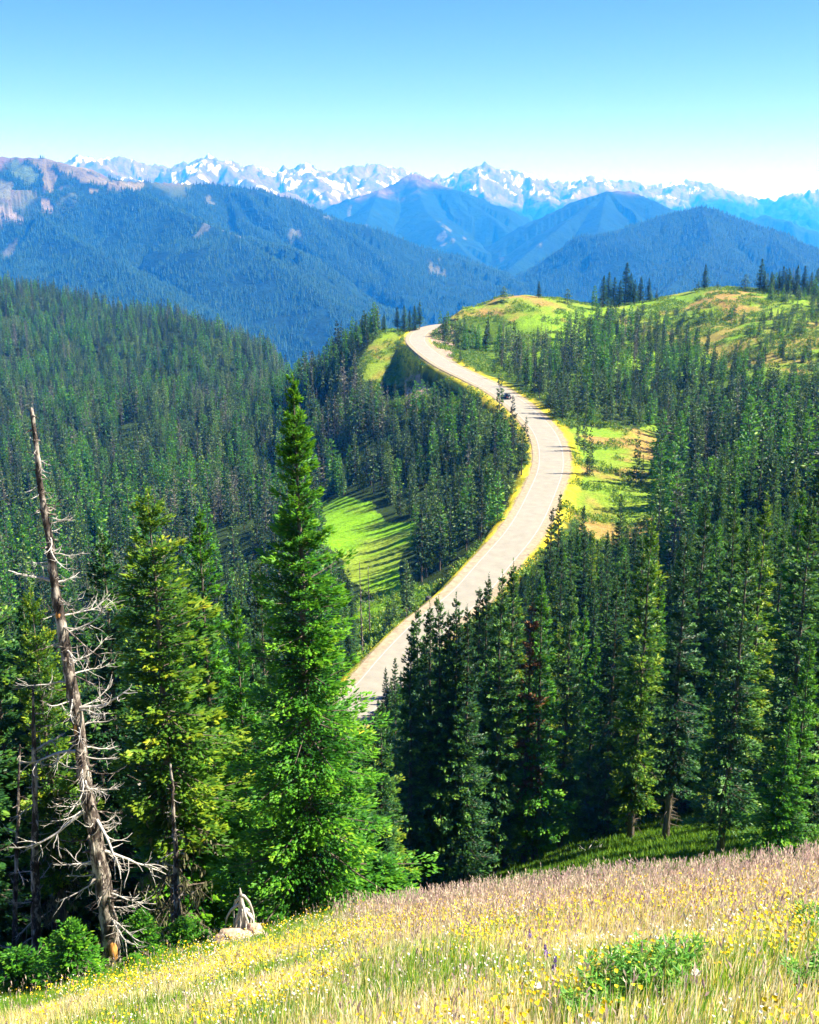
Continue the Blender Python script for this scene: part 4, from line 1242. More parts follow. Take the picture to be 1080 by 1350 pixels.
# ------------------------------------------------------------------ meadow: grass and flowers (nobody could count them)
def gcol_mat(name, trans=0.35):
    m, nt, bs, out = new_mat(name)
    at = attr_n(nt, 'cover')
    nt.links.new(at.outputs['Color'], bs.inputs['Base Color'])
    bs.inputs['Roughness'].default_value = 0.6
    bs.inputs['Specular IOR Level'].default_value = 0.3
    tr = nt.nodes.new('ShaderNodeBsdfTranslucent'); nt.links.new(at.outputs['Color'], tr.inputs[0])
    mx = nt.nodes.new('ShaderNodeMixShader'); mx.inputs[0].default_value = trans
    nt.links.new(bs.outputs[0], mx.inputs[1]); nt.links.new(tr.outputs[0], mx.inputs[2]); nt.links.new(mx.outputs[0], out.inputs[0])
    return m
M['grass'] = gcol_mat('grass_blades'); M['petal'] = gcol_mat('petals', 0.3)
gr = np.random.default_rng(5)
def meadow_pts(n, extra=1.6):
    y = np.sqrt(gr.uniform(3.0 ** 2, 20.5 ** 2, n * 2)); u = gr.uniform(-0.52, 0.52, n * 2)
    k = y < lip_y(u) + extra
    y, u = y[k][:n], u[k][:n]
    return u * y, y, u
def blades(x, y, h, w, col, bend=0.35, tipcol=None):
    n = len(x)
    z = ground_z(x, y) - 0.01
    a = gr.uniform(0, 6.28, n); b = gr.uniform(0, 6.28, n)
    sx, sy = np.cos(a) * w, np.sin(a) * w
    bx, by = np.cos(b) * h * bend * gr.random(n) + 0.05 * h, np.sin(b) * h * bend * gr.random(n)
    v = np.stack([
        np.stack([x - sx, y - sy, z], 1), np.stack([x + sx, y + sy, z], 1),
        np.stack([x + bx * 0.35 + sx * 0.7, y + by * 0.35 + sy * 0.7, z + h * 0.55], 1),
        np.stack([x + bx * 0.35 - sx * 0.7, y + by * 0.35 - sy * 0.7, z + h * 0.55], 1),
        np.stack([x + bx, y + by, z + h], 1)], 1).reshape(-1, 3)
    i = np.arange(n)[:, None] * 5
    q = i + np.array([[0, 1, 2, 3]]); t = i + np.array([[3, 2, 4]])
    c = np.repeat(col, 5, axis=0).reshape(n, 5, 3).copy()
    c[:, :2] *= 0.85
    if tipcol is not None: c[:, 4] = tipcol
    tip = np.stack([x + bx, y + by, z + h], 1)
    return v, q, t, c.reshape(-1, 3), tip
def pal(cols, sel, n):
    c = np.array(cols)[sel]
    return c * gr.uniform(0.75, 1.25, (n, 1)) 
# short straw and green blades
x, y, u = meadow_pts(230000)
n = len(x)
nz = fbm(x / 1.6, y / 1.6, 4, 401); nz2 = fbm(x / 0.5, y / 0.5, 3, 402)
dl = lip_y(u) - y
greenish = np.clip(0.20 + (nz - 0.5) * 2.0 + 0.95 * smooth(0.0, -0.12, u) * smooth(5.0, 1.0, dl) + 0.2 * smooth(-0.1, -0.4, u), 0.04, 0.97)
isg = gr.random(n) < greenish
sel = np.where(isg, gr.integers(0, 3, n), gr.integers(3, 7, n))
PAL = [(0.20, 0.42, 0.03), (0.36, 0.50, 0.04), (0.09, 0.25, 0.03), (0.84, 0.72, 0.42), (0.90, 0.82, 0.58), (0.80, 0.62, 0.28), (0.82, 0.74, 0.14)]
h = gr.uniform(0.07, 0.20, n) * (0.7 + 0.8 * nz2)
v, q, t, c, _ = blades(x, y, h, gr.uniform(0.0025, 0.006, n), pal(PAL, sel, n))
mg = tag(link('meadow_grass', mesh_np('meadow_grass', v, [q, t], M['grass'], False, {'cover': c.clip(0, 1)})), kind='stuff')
# tall seed stalks, purplish brown, thick towards the meadow's upper edge
x, y, u = meadow_pts(60000, 2.2)
dl = lip_y(u) - y
keep = gr.random(len(x)) < np.clip(0.06 + 0.46 * smooth(5.0, 0.3, dl) * smooth(-0.14, 0.03, u), 0, 1) * np.where(u < -0.08, 0.35, 1)
x, y, u = x[keep], y[keep], u[keep]
n = len(x)
h = gr.uniform(0.20, 0.46, n)
v, q, t, c, tip = blades(x, y, h, gr.uniform(0.0015, 0.003, n), pal([(0.60, 0.50, 0.33), (0.50, 0.36, 0.26)], gr.integers(0, 2, n), n), 0.3)
m = 3
P0 = np.repeat(tip, m, 0); k = np.tile(np.arange(m), n)
P0[:, 2] -= k * 0.035 + 0.01
d = gr.normal(0, 0.28, (n * m, 3)); d[:, 2] = 1; d /= np.linalg.norm(d, axis=1)[:, None]
nn = gr.normal(0, 1, (n * m, 3)); nn /= np.linalg.norm(nn, axis=1)[:, None]
v2, t2 = diamonds(P0, d, nn, gr.uniform(0.04, 0.075, n * m), gr.uniform(0.010, 0.018, n * m))
hc = np.repeat(pal([(0.46, 0.30, 0.30), (0.62, 0.46, 0.40), (0.72, 0.58, 0.44)], np.repeat(gr.integers(0, 3, n), m), n * m), 4, 0)
tag(link('seed_grass', mesh_np('seed_grass', np.concatenate([v, v2]), [q, np.concatenate([t, t2 + len(v)])], M['grass'], False, {'cover': np.concatenate([c, hc]).clip(0, 1)})), kind='stuff')
def flowers(name, n0, cols, r0, r1, thr, seed, hmin, hmax, cond=None, nu=7):
    x, y, u = meadow_pts(n0, 0.8)
    nz = fbm(x / 1.1, y / 1.1, 4, seed)
    k = (nz > thr - 0.12 * gr.random(len(x)))
    if cond is not None: k &= cond(x, y, u)
    x, y, u = x[k], y[k], u[k]
    n = len(x)
    h = gr.uniform(hmin, hmax, n)
    v, q, t, c, tip = blades(x, y, h, np.full(n, 0.0018), pal([(0.20, 0.36, 0.05)], np.zeros(n, int), n), 0.3)
    a = np.arange(nu) * 6.2832 / nu
    tl = gr.normal(0, 0.45, (n, 3)); tl[:, 1] -= 0.35; tl[:, 2] += 1; tl /= np.linalg.norm(tl, axis=1)[:, None]
    e1 = np.cross(tl, np.array([0, 1.0, 0.3])); e1 /= np.linalg.norm(e1, axis=1)[:, None]
    e2 = np.cross(tl, e1)
    r = gr.uniform(r0, r1, n)[:, None, None] * np.where(np.arange(nu) % 2 == 0, 1.0, 0.72)[None, :, None]
    ring = tip[:, None] + r * (np.cos(a)[None, :, None] * e1[:, None] + np.sin(a)[None, :, None] * e2[:, None]) + tl[:, None] * 0.006
    vv = np.concatenate([tip[:, None], ring], 1).reshape(-1, 3)
    i = np.arange(n)[:, None] * (nu + 1) + len(v)
    tt = np.concatenate([i + np.array([[0, 1 + k_, 1 + (k_ + 1) % nu]]) for k_ in range(nu)])
    cc = np.repeat(pal(cols, gr.integers(0, len(cols), n), n), nu + 1, 0)
    tag(link(name, mesh_np(name, np.concatenate([v, vv]), [q, np.concatenate([t, tt])], M['petal'], False, {'cover': np.concatenate([c, cc]).clip(0, 1)})), kind='stuff')
flowers('yellow_wildflowers', 27000, [(0.86, 0.62, 0.01), (0.92, 0.72, 0.02), (0.80, 0.50, 0.01)], 0.008, 0.017, 0.54, 411, 0.08, 0.30, lambda x, y, u: gr.random(len(x)) > 0.75 * smooth(0.0, -0.13, u) * smooth(5.5, 1.0, lip_y(u) - y))
flowers('white_wildflowers', 9000, [(0.82, 0.82, 0.74), (0.75, 0.72, 0.62)], 0.006, 0.013, 0.57, 412, 0.08, 0.28)

# ------------------------------------------------------------------ single plants in the meadow
M['leafgreen'] = leaf_mat('herb_leaves', [(0.0, (0.05, 0.20, 0.03)), (0.6, (0.14, 0.40, 0.04)), (1.0, (0.35, 0.50, 0.05))], 0.4, rand=0.1)
M['stemgreen'] = plain_mat('herb_stems', (0.22, 0.34, 0.08), 0.6)
M['lupine'] = plain_mat('lupine_petals', (0.25, 0.13, 0.50), 0.5, var=0.4, scale=60)
M['yarrow'] = plain_mat('cream_petals', (0.80, 0.78, 0.62), 0.6, var=0.1, scale=60)
def ground_at_px(px, py, lo=2.5, hi=25.0):
    Ds = np.linspace(lo, hi, 900)
    k = np.array([P(px, py, D) for D in Ds])
    f = k[:, 2] - ground_z(k[:, 0], Ds)
    s = np.where((f[:-1] > 0) & (f[1:] <= 0))[0]
    i = int(s[0]) if len(s) else int(np.argmin(np.abs(f)))
    return k[i, 0], Ds[i]
def herb(seed, Hh, R, ns):
    r = np.random.default_rng(seed)
    st, lf = MB(), MB()
    for s in range(ns):
        az = r.uniform(0, 6.28); rr = R * math.sqrt(r.random())
        h = Hh * r.uniform(0.55, 1.0) * (1 - 0.35 * rr / R)
        b = np.array([math.cos(az) * rr * 0.6, math.sin(az) * rr * 0.6, -0.02])
        tp = np.array([math.cos(az) * rr, math.sin(az) * rr, h])
        st.tube([b, b * 0.5 + tp * 0.5 + [0, 0, 0.02], tp], [0.004, 0.003, 0.0015], 3, cap=False)
        m = int(16 + 10 * r.random())
        s_ = r.uniform(0.12, 1.0, m)[:, None]
        pos = b * (1 - s_) + tp * s_
        a = r.uniform(0, 6.28, m)
        d = np.stack([np.cos(a), np.sin(a), r.uniform(0.1, 0.9, m)], 1); d /= np.linalg.norm(d, axis=1)[:, None]
        nn = np.stack([-np.cos(a) * 0.5, -np.sin(a) * 0.5, np.ones(m)], 1) + r.normal(0, 0.2, (m, 3)); nn /= np.linalg.norm(nn, axis=1)[:, None]
        v, t = diamonds(pos, d, nn, r.uniform(0.035, 0.075, m), r.uniform(0.010, 0.018, m), 0.4)
        lf.add(v, None, t, np.repeat(r.random(m), 4))
    return st.mesh('stems', M['stemgreen'], True), lf.mesh('leaves', M['leafgreen'])
HB = [herb(i, [0.42, 0.34, 0.28][i], [0.22, 0.18, 0.2][i], [46, 34, 30][i]) for i in range(3)]
for px, py, k, s, lab in [
    (812, 1322, 0, 1.0, 'large green leafy herb, left one of the big clump low in the meadow'),
    (860, 1310, 0, 1.1, 'bushiest green leafy herb in the middle of the big clump low in the meadow'),
    (905, 1292, 1, 1.1, 'green leafy herb on the right of the big clump low in the meadow'),
    (842, 1285, 1, 1.0, 'green leafy herb behind the big clump low in the meadow'),
    (778, 1338, 2, 1.0, 'low leafy herb at the left foot of the big clump'),
    (1068, 1232, 1, 1.0, 'green leafy herb at the right edge of the meadow'),
    (1072, 1300, 2, 1.0, 'low green herb in the lower right corner of the meadow')]:
    x, D = ground_at_px(px, py)
    e_ = link('leafy_herb', None, None, (x, D, float(ground_z(x, D)[0])))
    e_.scale = (s, s, s); e_.rotation_euler = (0, 0, gr.uniform(0, 6.28)); e_.empty_display_size = 0.1
    tag(e_, lab, 'plant', 'leafy herbs in the meadow')
    link('stems', HB[k][0], e_); link('leaves', HB[k][1], e_)
def lupine(seed):
    r = np.random.default_rng(seed)
    st, fl = MB(), MB()
    st.tube([(0, 0, -0.02), (0.01, 0, 0.15), (0.015, 0.005, 0.34)], [0.004, 0.003, 0.002], 5)
    for k in range(6):
        a = r.uniform(0, 6.28); z = r.uniform(0.03, 0.18)
        m = 6; aa = a + np.linspace(-1.2, 1.2, m)
        d = np.stack([np.cos(aa), np.sin(aa), np.full(m, 0.5)], 1); d /= np.linalg.norm(d, axis=1)[:, None]
        v, t = diamonds(np.tile([[0.01, 0, z]], (m, 1)), d, np.tile([[0, 0, 1.0]], (m, 1)), np.full(m, 0.06), np.full(m, 0.014))
        st.add(v, None, t, 0.5)
    m = 70
    z = r.uniform(0.2, 0.36, m); a = r.uniform(0, 6.28, m)
    d = np.stack([np.cos(a), np.sin(a), np.full(m, 0.7)], 1); d /= np.linalg.norm(d, axis=1)[:, None]
    nn = r.normal(0, 1, (m, 3)); nn /= np.linalg.norm(nn, axis=1)[:, None]
    v, t = diamonds(np.stack([np.full(m, 0.014), np.zeros(m), z], 1), d, nn, 0.034 * (1.15 - (z - 0.2) / 0.2), np.full(m, 0.016))
    fl.add(v, None, t, 0.5)
    return st.mesh('stem', M['stemgreen'], True), fl.mesh('flower_head', M['lupine'])
LPN = lupine(3)
for px, py, lab in [(699, 1256, 'pale purple lupine, topmost of three in the middle of the meadow'), (721, 1284, 'violet lupine between two others in the middle of the meadow'), (726, 1308, 'violet lupine, lowest of three in the middle of the meadow')]:
    x, D = ground_at_px(px, py)
    e_ = link('lupine', None, None, (x, D, float(ground_z(x, D)[0]))); e_.empty_display_size = 0.1
    e_.rotation_euler = (0.1, 0, gr.uniform(0, 6.28)); e_.scale = (0.8, 0.8, 0.8)
    tag(e_, lab, 'flower', 'lupines in the meadow')
    link('stem', LPN[0], e_); link('flower_head', LPN[1], e_)
ys_, yf_ = MB(), MB()
ys_.tube([(0, 0, -0.02), (0, 0.005, 0.12), (0.01, 0, 0.26)], [0.004, 0.003, 0.002], 5)
for k in range(30):
    a = gr.uniform(0, 6.28); r0 = 0.05 * math.sqrt(gr.random())
    yf_.tube([(0.01 + math.cos(a) * r0 * 0.3, math.sin(a) * r0 * 0.3, 0.24), (0.01 + math.cos(a) * r0, math.sin(a) * r0, 0.27), (0.01 + math.cos(a) * r0, math.sin(a) * r0, 0.285)], [0.002, 0.009, 0.006], 5)
ysm, yfm = ys_.mesh('stem', M['stemgreen'], True), yf_.mesh('flower_head', M['yarrow'], True)
for px, py, lab in [(912, 1322, 'cream flower head right of the big leafy clump'), (706, 1335, 'cream flower head below the lupines'), (964, 1180, 'small cream flower head high on the right of the meadow')]:
    x, D = ground_at_px(px, py)
    e_ = link('cream_flower', None, None, (x, D, float(ground_z(x, D)[0]))); e_.empty_display_size = 0.1
    e_.scale = (0.6, 0.6, 0.8)
    tag(e_, lab, 'flower')
    link('stem', ysm, e_); link('flower_head', yfm, e_)

# ------------------------------------------------------------------ tall dead snag
def curve_pts(p0, d0, L, n, r, droop=-0.2, up=0.5, wig=0.12):
    p = np.array(p0, float); d = np.array(d0, float); d /= np.linalg.norm(d)
    out = [p.copy()]
    for k in range(n):
        f = (k + 1) / n
        d = d + r.normal(0, wig, 3) + np.array([0, 0, (droop if f < 0.55 else up) / n * 2])
        d /= np.linalg.norm(d)
        p = p + d * L / n
        out.append(p.copy())
    return np.array(out)
def dead_branch(r, p0, az, elev, L, rad, twigs=5, tp=(-0.25, 0.55)):
    b = MB()
    d0 = (math.cos(az) * math.cos(elev), math.sin(az) * math.cos(elev), math.sin(elev))
    pts = curve_pts(p0, d0, L, 9, r, tp[0], tp[1])
    b.tube(pts, np.linspace(rad, rad * 0.22, len(pts)), 5)
    for k in range(twigs):
        i = int(r.integers(2, 9))
        q = pts[i]; t = pts[min(i + 1, 9)] - pts[i - 1]; t /= np.linalg.norm(t)
        d = t + r.normal(0, 0.7, 3); 
        sp = curve_pts(q, d, L * r.uniform(0.15, 0.45), 5, r, -0.1, 0.25, 0.2)
        b.tube(sp, np.linspace(rad * 0.4, rad * 0.1, 6), 3)
        if r.random() < 0.6:
            sp2 = curve_pts(sp[3], sp[3] - sp[2] + r.normal(0, 0.05, 3), L * 0.14, 3, r, 0, 0.1, 0.2)
            b.tube(sp2, np.linspace(rad * 0.2, rad * 0.06, 4), 3)
    return b
def snag(name, base_px, tip_px, D, rad, nbr, lmax, label, seed, mat='snag', bow=0.0, big=()):
    r = np.random.default_rng(seed)
    x, y = P(base_px[0], base_px[1], D)[:2]
    z = float(ground_z(x, y)[0])
    tp = P(tip_px[0], tip_px[1], D + 0.3)
    root = link(name, None, None, (x, y, z)); root.empty_display_size = 0.3
    tag(root, label, 'dead tree')
    NR = 70 if rad > 0.15 else 26
    t = np.linspace(0, 1, NR)
    vec = tp - np.array([x, y, z])
    H_ = vec[2]
    pts = vec[None] * t[:, None]
    pts[:, 0] += bow * np.sin(t * math.pi) + np.cumsum(r.normal(0, 0.06 / NR ** 0.5, NR)); pts[:, 1] += np.cumsum(r.normal(0, 0.06 / NR ** 0.5, NR))
    pts[0] += [0, 0, -0.25]
    rr = rad * (1 - 0.78 * t) * (1 + 0.08 * r.normal(0, 1, NR)); rr[:3] *= (1.55, 1.25, 1.08)
    tm = MB()
    tm.tube(pts, rr, 14, wob=0.13)
    for k in range(int(60 * rad / 0.18)):          # short broken stubs
        f = r.uniform(0.1, 1.0); a = r.uniform(0, 6.28); p = np.array([np.interp(f, t, pts[:, i]) for i in range(3)]); w = np.interp(f, t, rr)
        tm.tube([p, p + [math.cos(a) * (w + 0.05), math.sin(a) * (w + 0.05), r.uniform(-0.04, 0.03)], p + [math.cos(a) * (w + 0.13), math.sin(a) * (w + 0.13), r.uniform(-0.08, 0.06)]], [w * 0.3 + 0.01, w * 0.16 + 0.006, 0.004], 5)
    # splintered ribs along the trunk
    for k in range(9):
        a = r.uniform(0, 6.28); t0 = r.uniform(0.0, 0.6)
        tt = np.linspace(t0, t0 + r.uniform(0.1, 0.3), 6)
        c = np.stack([np.interp(tt, t, pts[:, i]) for i in range(3)], 1)
        w = np.interp(tt, t, rr)
        c[:, 0] += np.cos(a) * w * 0.93; c[:, 1] += np.sin(a) * w * 0.93
        tm.tube(c, w * 0.22 * np.sin(np.linspace(0.3, 2.9, 6)) , 5)
    link('trunk', tm.mesh('trunk', M[mat], True), root)
    for k in range(nbr):
        f = 0.08 + 0.90 * (k + r.random()) / nbr
        p = np.array([np.interp(f, t, pts[:, i]) for i in range(3)])
        az = r.uniform(-1.3, 0.9) if r.random() < 0.66 else r.uniform(2.2, 4.2)
        L = lmax * (0.25 + 0.75 * r.random()) * (1.0 if f < 0.65 else max(0.22, 1 - (f - 0.65) * 2.6)) 
        link('branch', dead_branch(r, p, az, r.uniform(-0.35, 0.35), L, 0.008 + 0.012 * L, int(4 + 8 * L)).mesh('branch', M['deadwood'] if k % 3 else M[mat], True), root)
    for f, az, el, L in big:
        p = np.array([np.interp(f, t, pts[:, i]) for i in range(3)])
        link('branch', dead_branch(r, p, az, el, L, 0.034, 8, (-0.1, 0.3)).mesh('branch', M['deadwood'], True), root)
    return root, pts, rr, t
root, pts, rr, tt_ = snag('dead_snag', (150, 1262), (44, 538), 16.6, 0.155, 96, 1.0, 'tall leaning dead snag with bleached bare branches at the lower left', 77, big=[(0.32, 3.5, -0.5, 1.5), (0.42, 3.3, 0.15, 1.1), (0.72, 3.1, 0.35, 0.75), (0.24, 0.2, -0.5, 1.3), (0.3, -0.3, -0.2, 1.25), (0.5, 0.1, 0.1, 1.1), (0.12, -0.6, -0.7, 0.9)])
for f0, f1, off in ((0.02, 0.07, 0.5), (0.44, 0.485, -1.4), (0.655, 0.675, -1.5)):       # patches where the orange heartwood shows
    b = MB()
    tq = np.linspace(f0, f1, 7)
    c = np.stack([np.interp(tq, tt_, pts[:, i]) for i in range(3)], 1); w = np.interp(tq, tt_, rr)
    c[:, 0] += math.cos(-1.2 + off * 0.4) * w * 0.50; c[:, 1] += math.sin(-1.2) * w * 0.5
    b.tube(c, w * 0.66 * np.sin(np.linspace(0.35, 2.8, 7)), 9)
    tag(link('exposed_wood', b.mesh('exposed_wood', M['orangewood'], True), root), 'orange rotten wood patch on the snag')
snag('dead_tree', (47, 1255), (33, 905), 20.5, 0.12, 22, 0.8, 'thin grey dead trunk left of the tall snag', 78, big=[(0.8, 0.5, 0.3, 0.7)])
snag('dead_tree', (232, 1205), (226, 1010), 19.5, 0.085, 14, 0.6, 'short reddish dead trunk right of the tall snag', 79)
snag('dead_tree', (262, 1215), (258, 900), 24.0, 0.09, 16, 0.6, 'thin dead pole in the shade left of the weathered stump', 80)
snag('dead_tree', (14, 1262), (20, 985), 22.0, 0.08, 16, 0.7, 'pale bare pole at the left edge of the wood', 91)
snag('dead_tree', (74, 1250), (62, 1010), 24.0, 0.075, 18, 0.8, 'bare twiggy pole between the thin grey dead trunk and the tall snag', 92)
snag('dead_tree', (203, 1225), (196, 1020), 22.5, 0.07, 18, 0.7, 'bleached bare pole just right of the tall snag', 93)
snag('dead_tree', (288, 1215), (283, 1020), 23.0, 0.07, 14, 0.6, 'pale bare pole behind the tan boulder', 94)
snag('dead_tree', (478, 860), (474, 740), 172.0, 0.16, 16, 1.2, 'bare grey dead pole left of the near road', 82)
snag('dead_tree', (437, 850), (436, 720), 178.0, 0.16, 14, 1.2, 'bare grey dead pole between the tallest fir and clearing', 83)
snag('dead_tree', (488, 835), (486, 745), 185.0, 0.14, 12, 1.2, 'slender bleached pole below the sunny clearing', 84)
snag('dead_tree', (1042, 690), (1040, 600), 205.0, 0.16, 10, 1.2, 'grey dead pole behind the large spires at the right', 85)

# broken stump posts and the weathered root stump
def stump(px, py, D, Hh, rad, label, seed, jag=7):
    r = np.random.default_rng(seed)
    x, y = P(px, py, D)[:2]; z = float(ground_z(x, y)[0])
    root = link('stump', None, None, (x, y, z)); root.empty_display_size = 0.2
    tag(root, label, 'stump')
    b = MB()
    zz = np.linspace(-0.15, Hh, 8)
    p = np.stack([np.cumsum(r.normal(0, 0.008, 8)), np.cumsum(r.normal(0, 0.008, 8)), zz], 1)
    b.tube(p, rad * np.linspace(1.25, 0.85, 8), 11, wob=0.08)
    for k in range(jag):
        a = k * 6.283 / jag; 
        b.tube([p[-2] + [math.cos(a) * rad * 0.55, math.sin(a) * rad * 0.55, 0], p[-1] + [math.cos(a) * rad * 0.6, math.sin(a) * rad * 0.6, r.uniform(0.04, 0.28)]], [rad * 0.32, 0.01], 5)
    link('trunk', b.mesh('trunk', M['snag'], True), root)
    return root, r
stump(36, 1250, 21.0, 0.85, 0.10, 'grey broken stump post at the far left of the meadow edge', 5)
# root stump
x, D = P(320, 1215, 16.9)[0], 16.9
z = float(ground_z(x, D)[0])
root = link('root_stump', None, None, (x, D, z + 0.12)); root.scale = (0.95, 0.95, 1.1); root.empty_display_size = 0.2
tag(root, 'bleached upright root stump beside a tan boulder under the tallest fir', 'stump')
r = np.random.default_rng(8)
b = MB(); b.tube([(0, 0, -0.1), (0.01, 0, 0.25), (0, 0, 0.55), (-0.02, 0, 0.85)], [0.13, 0.085, 0.06, 0.012], 9, wob=0.12)
link('trunk', b.mesh('trunk', M['deadwood'], True), root)
for k in range(12):
    a = k * 0.52 + r.uniform(-0.2, 0.2)
    zt = r.uniform(0.35, 0.75)
    L = r.uniform(0.16, 0.34)
    ss = np.linspace(0, 1, 7)[:, None]
    rad_ = np.sin(ss * 1.9) * L
    p = np.concatenate([math.cos(a) * rad_, math.sin(a) * rad_, zt * (1 - ss ** 1.5) - 0.03 * ss], 1) + r.normal(0, 0.012, (7, 3))
    b = MB(); b.tube(p, np.linspace(0.030, 0.012, 7), 5)
    link('root', b.mesh('root', M['deadwood'], True), root)

def boulder(name, x, y, sx, sy, sz, mat, label, seed, cat='rock'):
    import bmesh
    bm = bmesh.new(); bmesh.ops.create_icosphere(bm, subdivisions=4, radius=1)
    for v in bm.verts:
        c = v.co
        k = 1 + 0.35 * (float(fbm(np.array([c.x * 1.3 + seed]), np.array([c.y * 1.3 + c.z * 1.7]), 4, seed)[0]) - 0.5) * 2
        c *= k
        c.x *= sx; c.y *= sy; c.z *= sz
    me = bpy.data.meshes.new(name); bm.to_mesh(me); bm.free(); me.materials.append(mat)
    me.polygons.foreach_set('use_smooth', np.ones(len(me.polygons), dtype=bool))
    o = link(name, me, None, (x, y, float(ground_z(x, y)[0]) + sz * 0.5))
    tag(o, label, cat)
M['rock'] = plain_mat('tan_rock', (0.52, 0.36, 0.24), 0.9, var=0.45, scale=5, bump=1.0, bdist=0.08)
M['darkrock'] = plain_mat('dark_rock', (0.06, 0.055, 0.05), 0.9, var=0.3, scale=3, bump=0.6)
x = P(306, 1240, 16.3)[0]; boulder('boulder', x, 16.3, 0.32, 0.24, 0.21, M['rock'], 'rounded tan boulder in front of the bleached root stump', 3)
x = P(335, 1236, 16.5)[0]; boulder('boulder', x, 16.6, 0.18, 0.16, 0.18, M['rock'], 'small tan boulder right of the rounded boulder by the root stump', 4)

# fallen logs on the shaded slope
def log(px, py, D, L, az, rad, label, seed):
    r = np.random.default_rng(seed)
    x, y = P(px, py, D)[:2]
    t = np.linspace(-0.5, 0.5, 9)
    X_ = x + np.cos(az) * L * t; Y_ = y + np.sin(az) * L * t
    Z_ = ground_z(X_, Y_); Z_ = np.polyval(np.polyfit(t, Z_, 1), t) + rad * 1.1
    b = MB(); p = np.stack([X_ - x, Y_ - y, Z_ - Z_[4]], 1)
    b.tube(p, rad * np.linspace(1.1, 0.5, 9), 9, wob=0.08)
    root = link('fallen_log', None, None, (x, y, float(Z_[4]))); root.empty_display_size = 0.2
    tag(root, label, 'log')
    link('trunk', b.mesh('trunk', M['snag'], True), root)
    for k in range(7):
        i = int(r.integers(3, 8))
        link('branch', dead_branch(r, p[i], r.uniform(0, 6.28), 0.6, r.uniform(0.4, 1.2), 0.03, 3).mesh('branch', M['deadwood'], True), root)
log(1062, 1030, 64, 7, 0.35, 0.17, 'grey fallen log among the trunks at the right edge', 31)
log(860, 1150, 38, 6, 0.15, 0.10, 'thin dark fallen log on the shaded slope above the grass', 32)
log(765, 1128, 55, 4, -0.7, 0.13, 'short pale log at the foot of the dark stand', 33)

# bushy young firs along the meadow edge
pr = PROTO['sapling']
for px, py, top, D, w, lab in [
    (100, 1292, 1212, 15.6, 1.25, 'bushy bright young fir just left of the foot of the tall snag'),
    (190, 1262, 1198, 16.8, 1.1, 'small bright young fir just right of the foot of the tall snag'),
    (176, 1288, 1262, 15.6, 1.9, 'low spreading bright fir bush in front of the tall snag'),
    (28, 1315, 1250, 16.0, 1.9, 'broad bright young fir at the lower left corner of the wood'),
    (60, 1300, 1258, 16.4, 1.6, 'low green fir bush left of the bushy young fir'),
    (243, 1252, 1208, 17.4, 1.6, 'dim young fir between the tall snag and the root stump'),
    (272, 1250, 1226, 17.0, 2.0, 'low bright fir bush left of the tan boulder'),
    (368, 1240, 1222, 17.4, 2.2, 'low bright fir bush right of the root stump'),
    (420, 1222, 1190, 18.4, 2.2, 'bright bushy fir skirt at the foot of the tallest fir'),
    (505, 1212, 1130, 19.0, 1.7, 'bright young fir right of the foot of the tallest fir')]:
    q = P(px, py, D); t = P(px, top, D)
    z = float(ground_z(q[0], D)[0]); Hh = max(0.35, t[2] - z)
    e_ = link('young_fir', None, None, (q[0], D, z - 0.03)); e_.empty_display_size = 0.2
    s = Hh / pr['H']; e_.scale = (s * w, s * w, s); e_.rotation_euler = (0, 0, gr.uniform(0, 6.28))
    tag(e_, lab, 'young fir', 'young firs along the meadow edge')
    link('trunk', pr['trunk'], e_); link('crown', pr['crown'], e_)

# ------------------------------------------------------------------ car on the road
M['carpaint'] = plain_mat('dark_car_paint', (0.035, 0.04, 0.05), 0.25, 0.3, var=0.05, scale=1)
M['glass'] = plain_mat('car_glass', (0.02, 0.03, 0.04), 0.05, 0.0, var=0.05, scale=1, spec=0.9)
M['tyre'] = plain_mat('tyre_rubber', (0.015, 0.015, 0.015), 0.8)
M['rim'] = plain_mat('wheel_rim', (0.5, 0.5, 0.52), 0.3, 0.8)
M['lamp_red'] = plain_mat('tail_light', (0.45, 0.02, 0.02), 0.3)
M['lamp_white'] = plain_mat('head_light', (0.8, 0.8, 0.78), 0.2)
import bmesh
def extr_profile(name, prof, w, mat, parent, bev=0.05, taper=None):
    bm = bmesh.new()
    L_ = [bm.verts.new((x, -w / 2 * (taper(z) if taper else 1), z)) for x, z in prof]
    R_ = [bm.verts.new((x, w / 2 * (taper(z) if taper else 1), z)) for x, z in prof]
    bm.faces.new(L_); bm.faces.new(R_[::-1])
    for i in range(len(prof)):
        j = (i + 1) % len(prof)
        bm.faces.new((L_[i], R_[i], R_[j], L_[j]))
    bmesh.ops.recalc_face_normals(bm, faces=bm.faces)
    bmesh.ops.bevel(bm, geom=bm.edges[:], offset=bev, segments=3, affect='EDGES', clamp_overlap=True)
    me = bpy.data.meshes.new(name); bm.to_mesh(me); bm.free(); me.materials.append(mat)
    me.polygons.foreach_set('use_smooth', np.ones(len(me.polygons), dtype=bool))
    return link(name, me, parent)
cd = np.abs(proj(RC[:, 0], RC[:, 1], RC[:, 2])[1] - 524); ci = int(np.argmin(cd))
tan = RT[ci]; nr = np.array([tan[1], -tan[0]])
cp = RC[ci].copy(); cp[:2] -= nr * 0.9
grade = math.atan2(RC[ci + 2, 2] - RC[ci - 2, 2], np.linalg.norm(RC[ci + 2, :2] - RC[ci - 2, :2]))
car = link('parked_car' if False else 'car', None, None, (cp[0], cp[1], cp[2] + 0.01)); car.empty_display_size = 0.5
car.rotation_euler = (0, -grade, math.atan2(tan[1], tan[0]))
tag(car, 'small dark car driving on the pale road above the big bend', 'car')
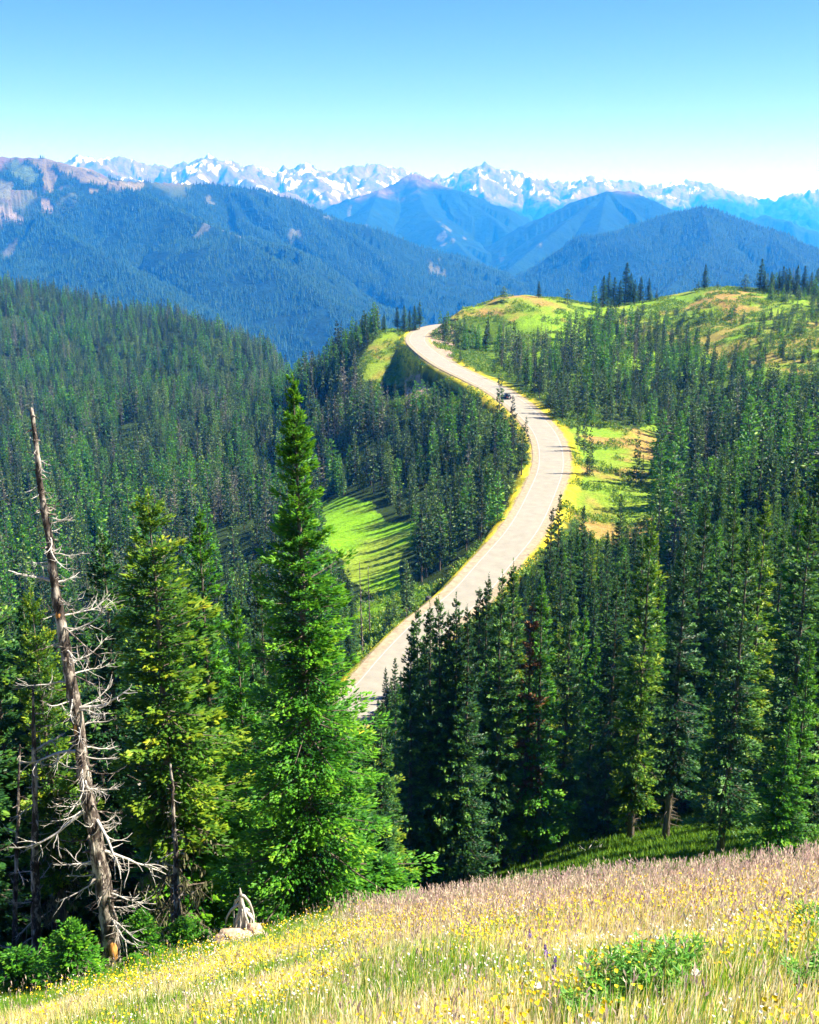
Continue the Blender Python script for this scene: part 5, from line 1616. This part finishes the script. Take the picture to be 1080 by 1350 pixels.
extr_profile('body', [(-2.2, 0.32), (-2.25, 0.75), (-2.1, 0.98), (-1.2, 1.03), (0.9, 1.0), (1.95, 0.85), (2.22, 0.62), (2.2, 0.3), (1.2, 0.25), (-1.2, 0.25)], 1.82, M['carpaint'], car, 0.07)
extr_profile('cabin', [(-1.75, 0.98), (-1.35, 1.42), (-0.4, 1.52), (0.35, 1.44), (1.1, 0.97)], 1.66, M['glass'], car, 0.05, lambda z: 1.0 if z < 1.1 else 0.8)
extr_profile('roof', [(-1.32, 1.44), (-0.4, 1.55), (0.32, 1.47), (0.3, 1.42), (-0.4, 1.50), (-1.3, 1.39)], 1.36, M['carpaint'], car, 0.015)
for sx in (-1.38, 1.38):
    for sy in (-0.82, 0.82):
        b = MB(); b.tube([(sx, sy - 0.11, 0.33), (sx, sy - 0.10, 0.33), (sx, sy + 0.10, 0.33), (sx, sy + 0.11, 0.33)], [0.28, 0.33, 0.33, 0.28], 20)
        w_ = link('wheel', b.mesh('wheel', M['tyre'], True), car)
        o = 0.115 if sy > 0 else -0.115
        b = MB(); b.tube([(sx, sy + o * 0.8, 0.33), (sx, sy + o * 1.05, 0.33)], [0.20, 0.19], 14)
        link('rim', b.mesh('rim', M['rim']), w_)
for sy in (-0.68, 0.68):
    b = MB(); b.box(-2.275, -2.2, sy - 0.16, sy + 0.16, 0.74, 0.90); link('tail_light', b.mesh('tail_light', M['lamp_red']), car)
    b = MB(); b.box(2.10, 2.215, sy - 0.18, sy + 0.18, 0.60, 0.74); link('headlight', b.mesh('headlight', M['lamp_white']), car)
b = MB(); b.box(-2.272, -2.22, -0.26, 0.26, 0.50, 0.62); link('number_plate', b.mesh('number_plate', M['lamp_white']), car)
# boulder on the inner verge
k = int(np.argmin(np.abs(proj(RC[:, 0], RC[:, 1], RC[:, 2])[1] - 790)))
nr = np.array([RT[k][1], -RT[k][0]])
q = RC[k][:2] - nr * 6.2
boulder('boulder', q[0], q[1], 0.6, 0.5, 0.55, M['darkrock'], 'dark boulder on the yellow verge inside the lower road', 9)

# ------------------------------------------------------------------ haze
hb = MB()
hb.box(-26500, 26500, -60, 20500, -902, 760)
hz = hb.mesh('haze')
hm = bpy.data.materials.new('haze'); hm.use_nodes = True
hn = hm.node_tree.nodes
hn.remove(hn['Principled BSDF'])
pv = hn.new('ShaderNodeVolumePrincipled')
pv.inputs['Color'].default_value = (0.02, 0.27, 1.0, 1)
pv.inputs['Absorption Color'].default_value = (1, 1, 1, 1)
pv.inputs['Density'].default_value = 1.2e-4
hm.node_tree.links.new(pv.outputs[0], hn['Material Output'].inputs['Volume'])
hz.materials.append(hm)
haze = tag(link('haze', hz), kind='stuff')
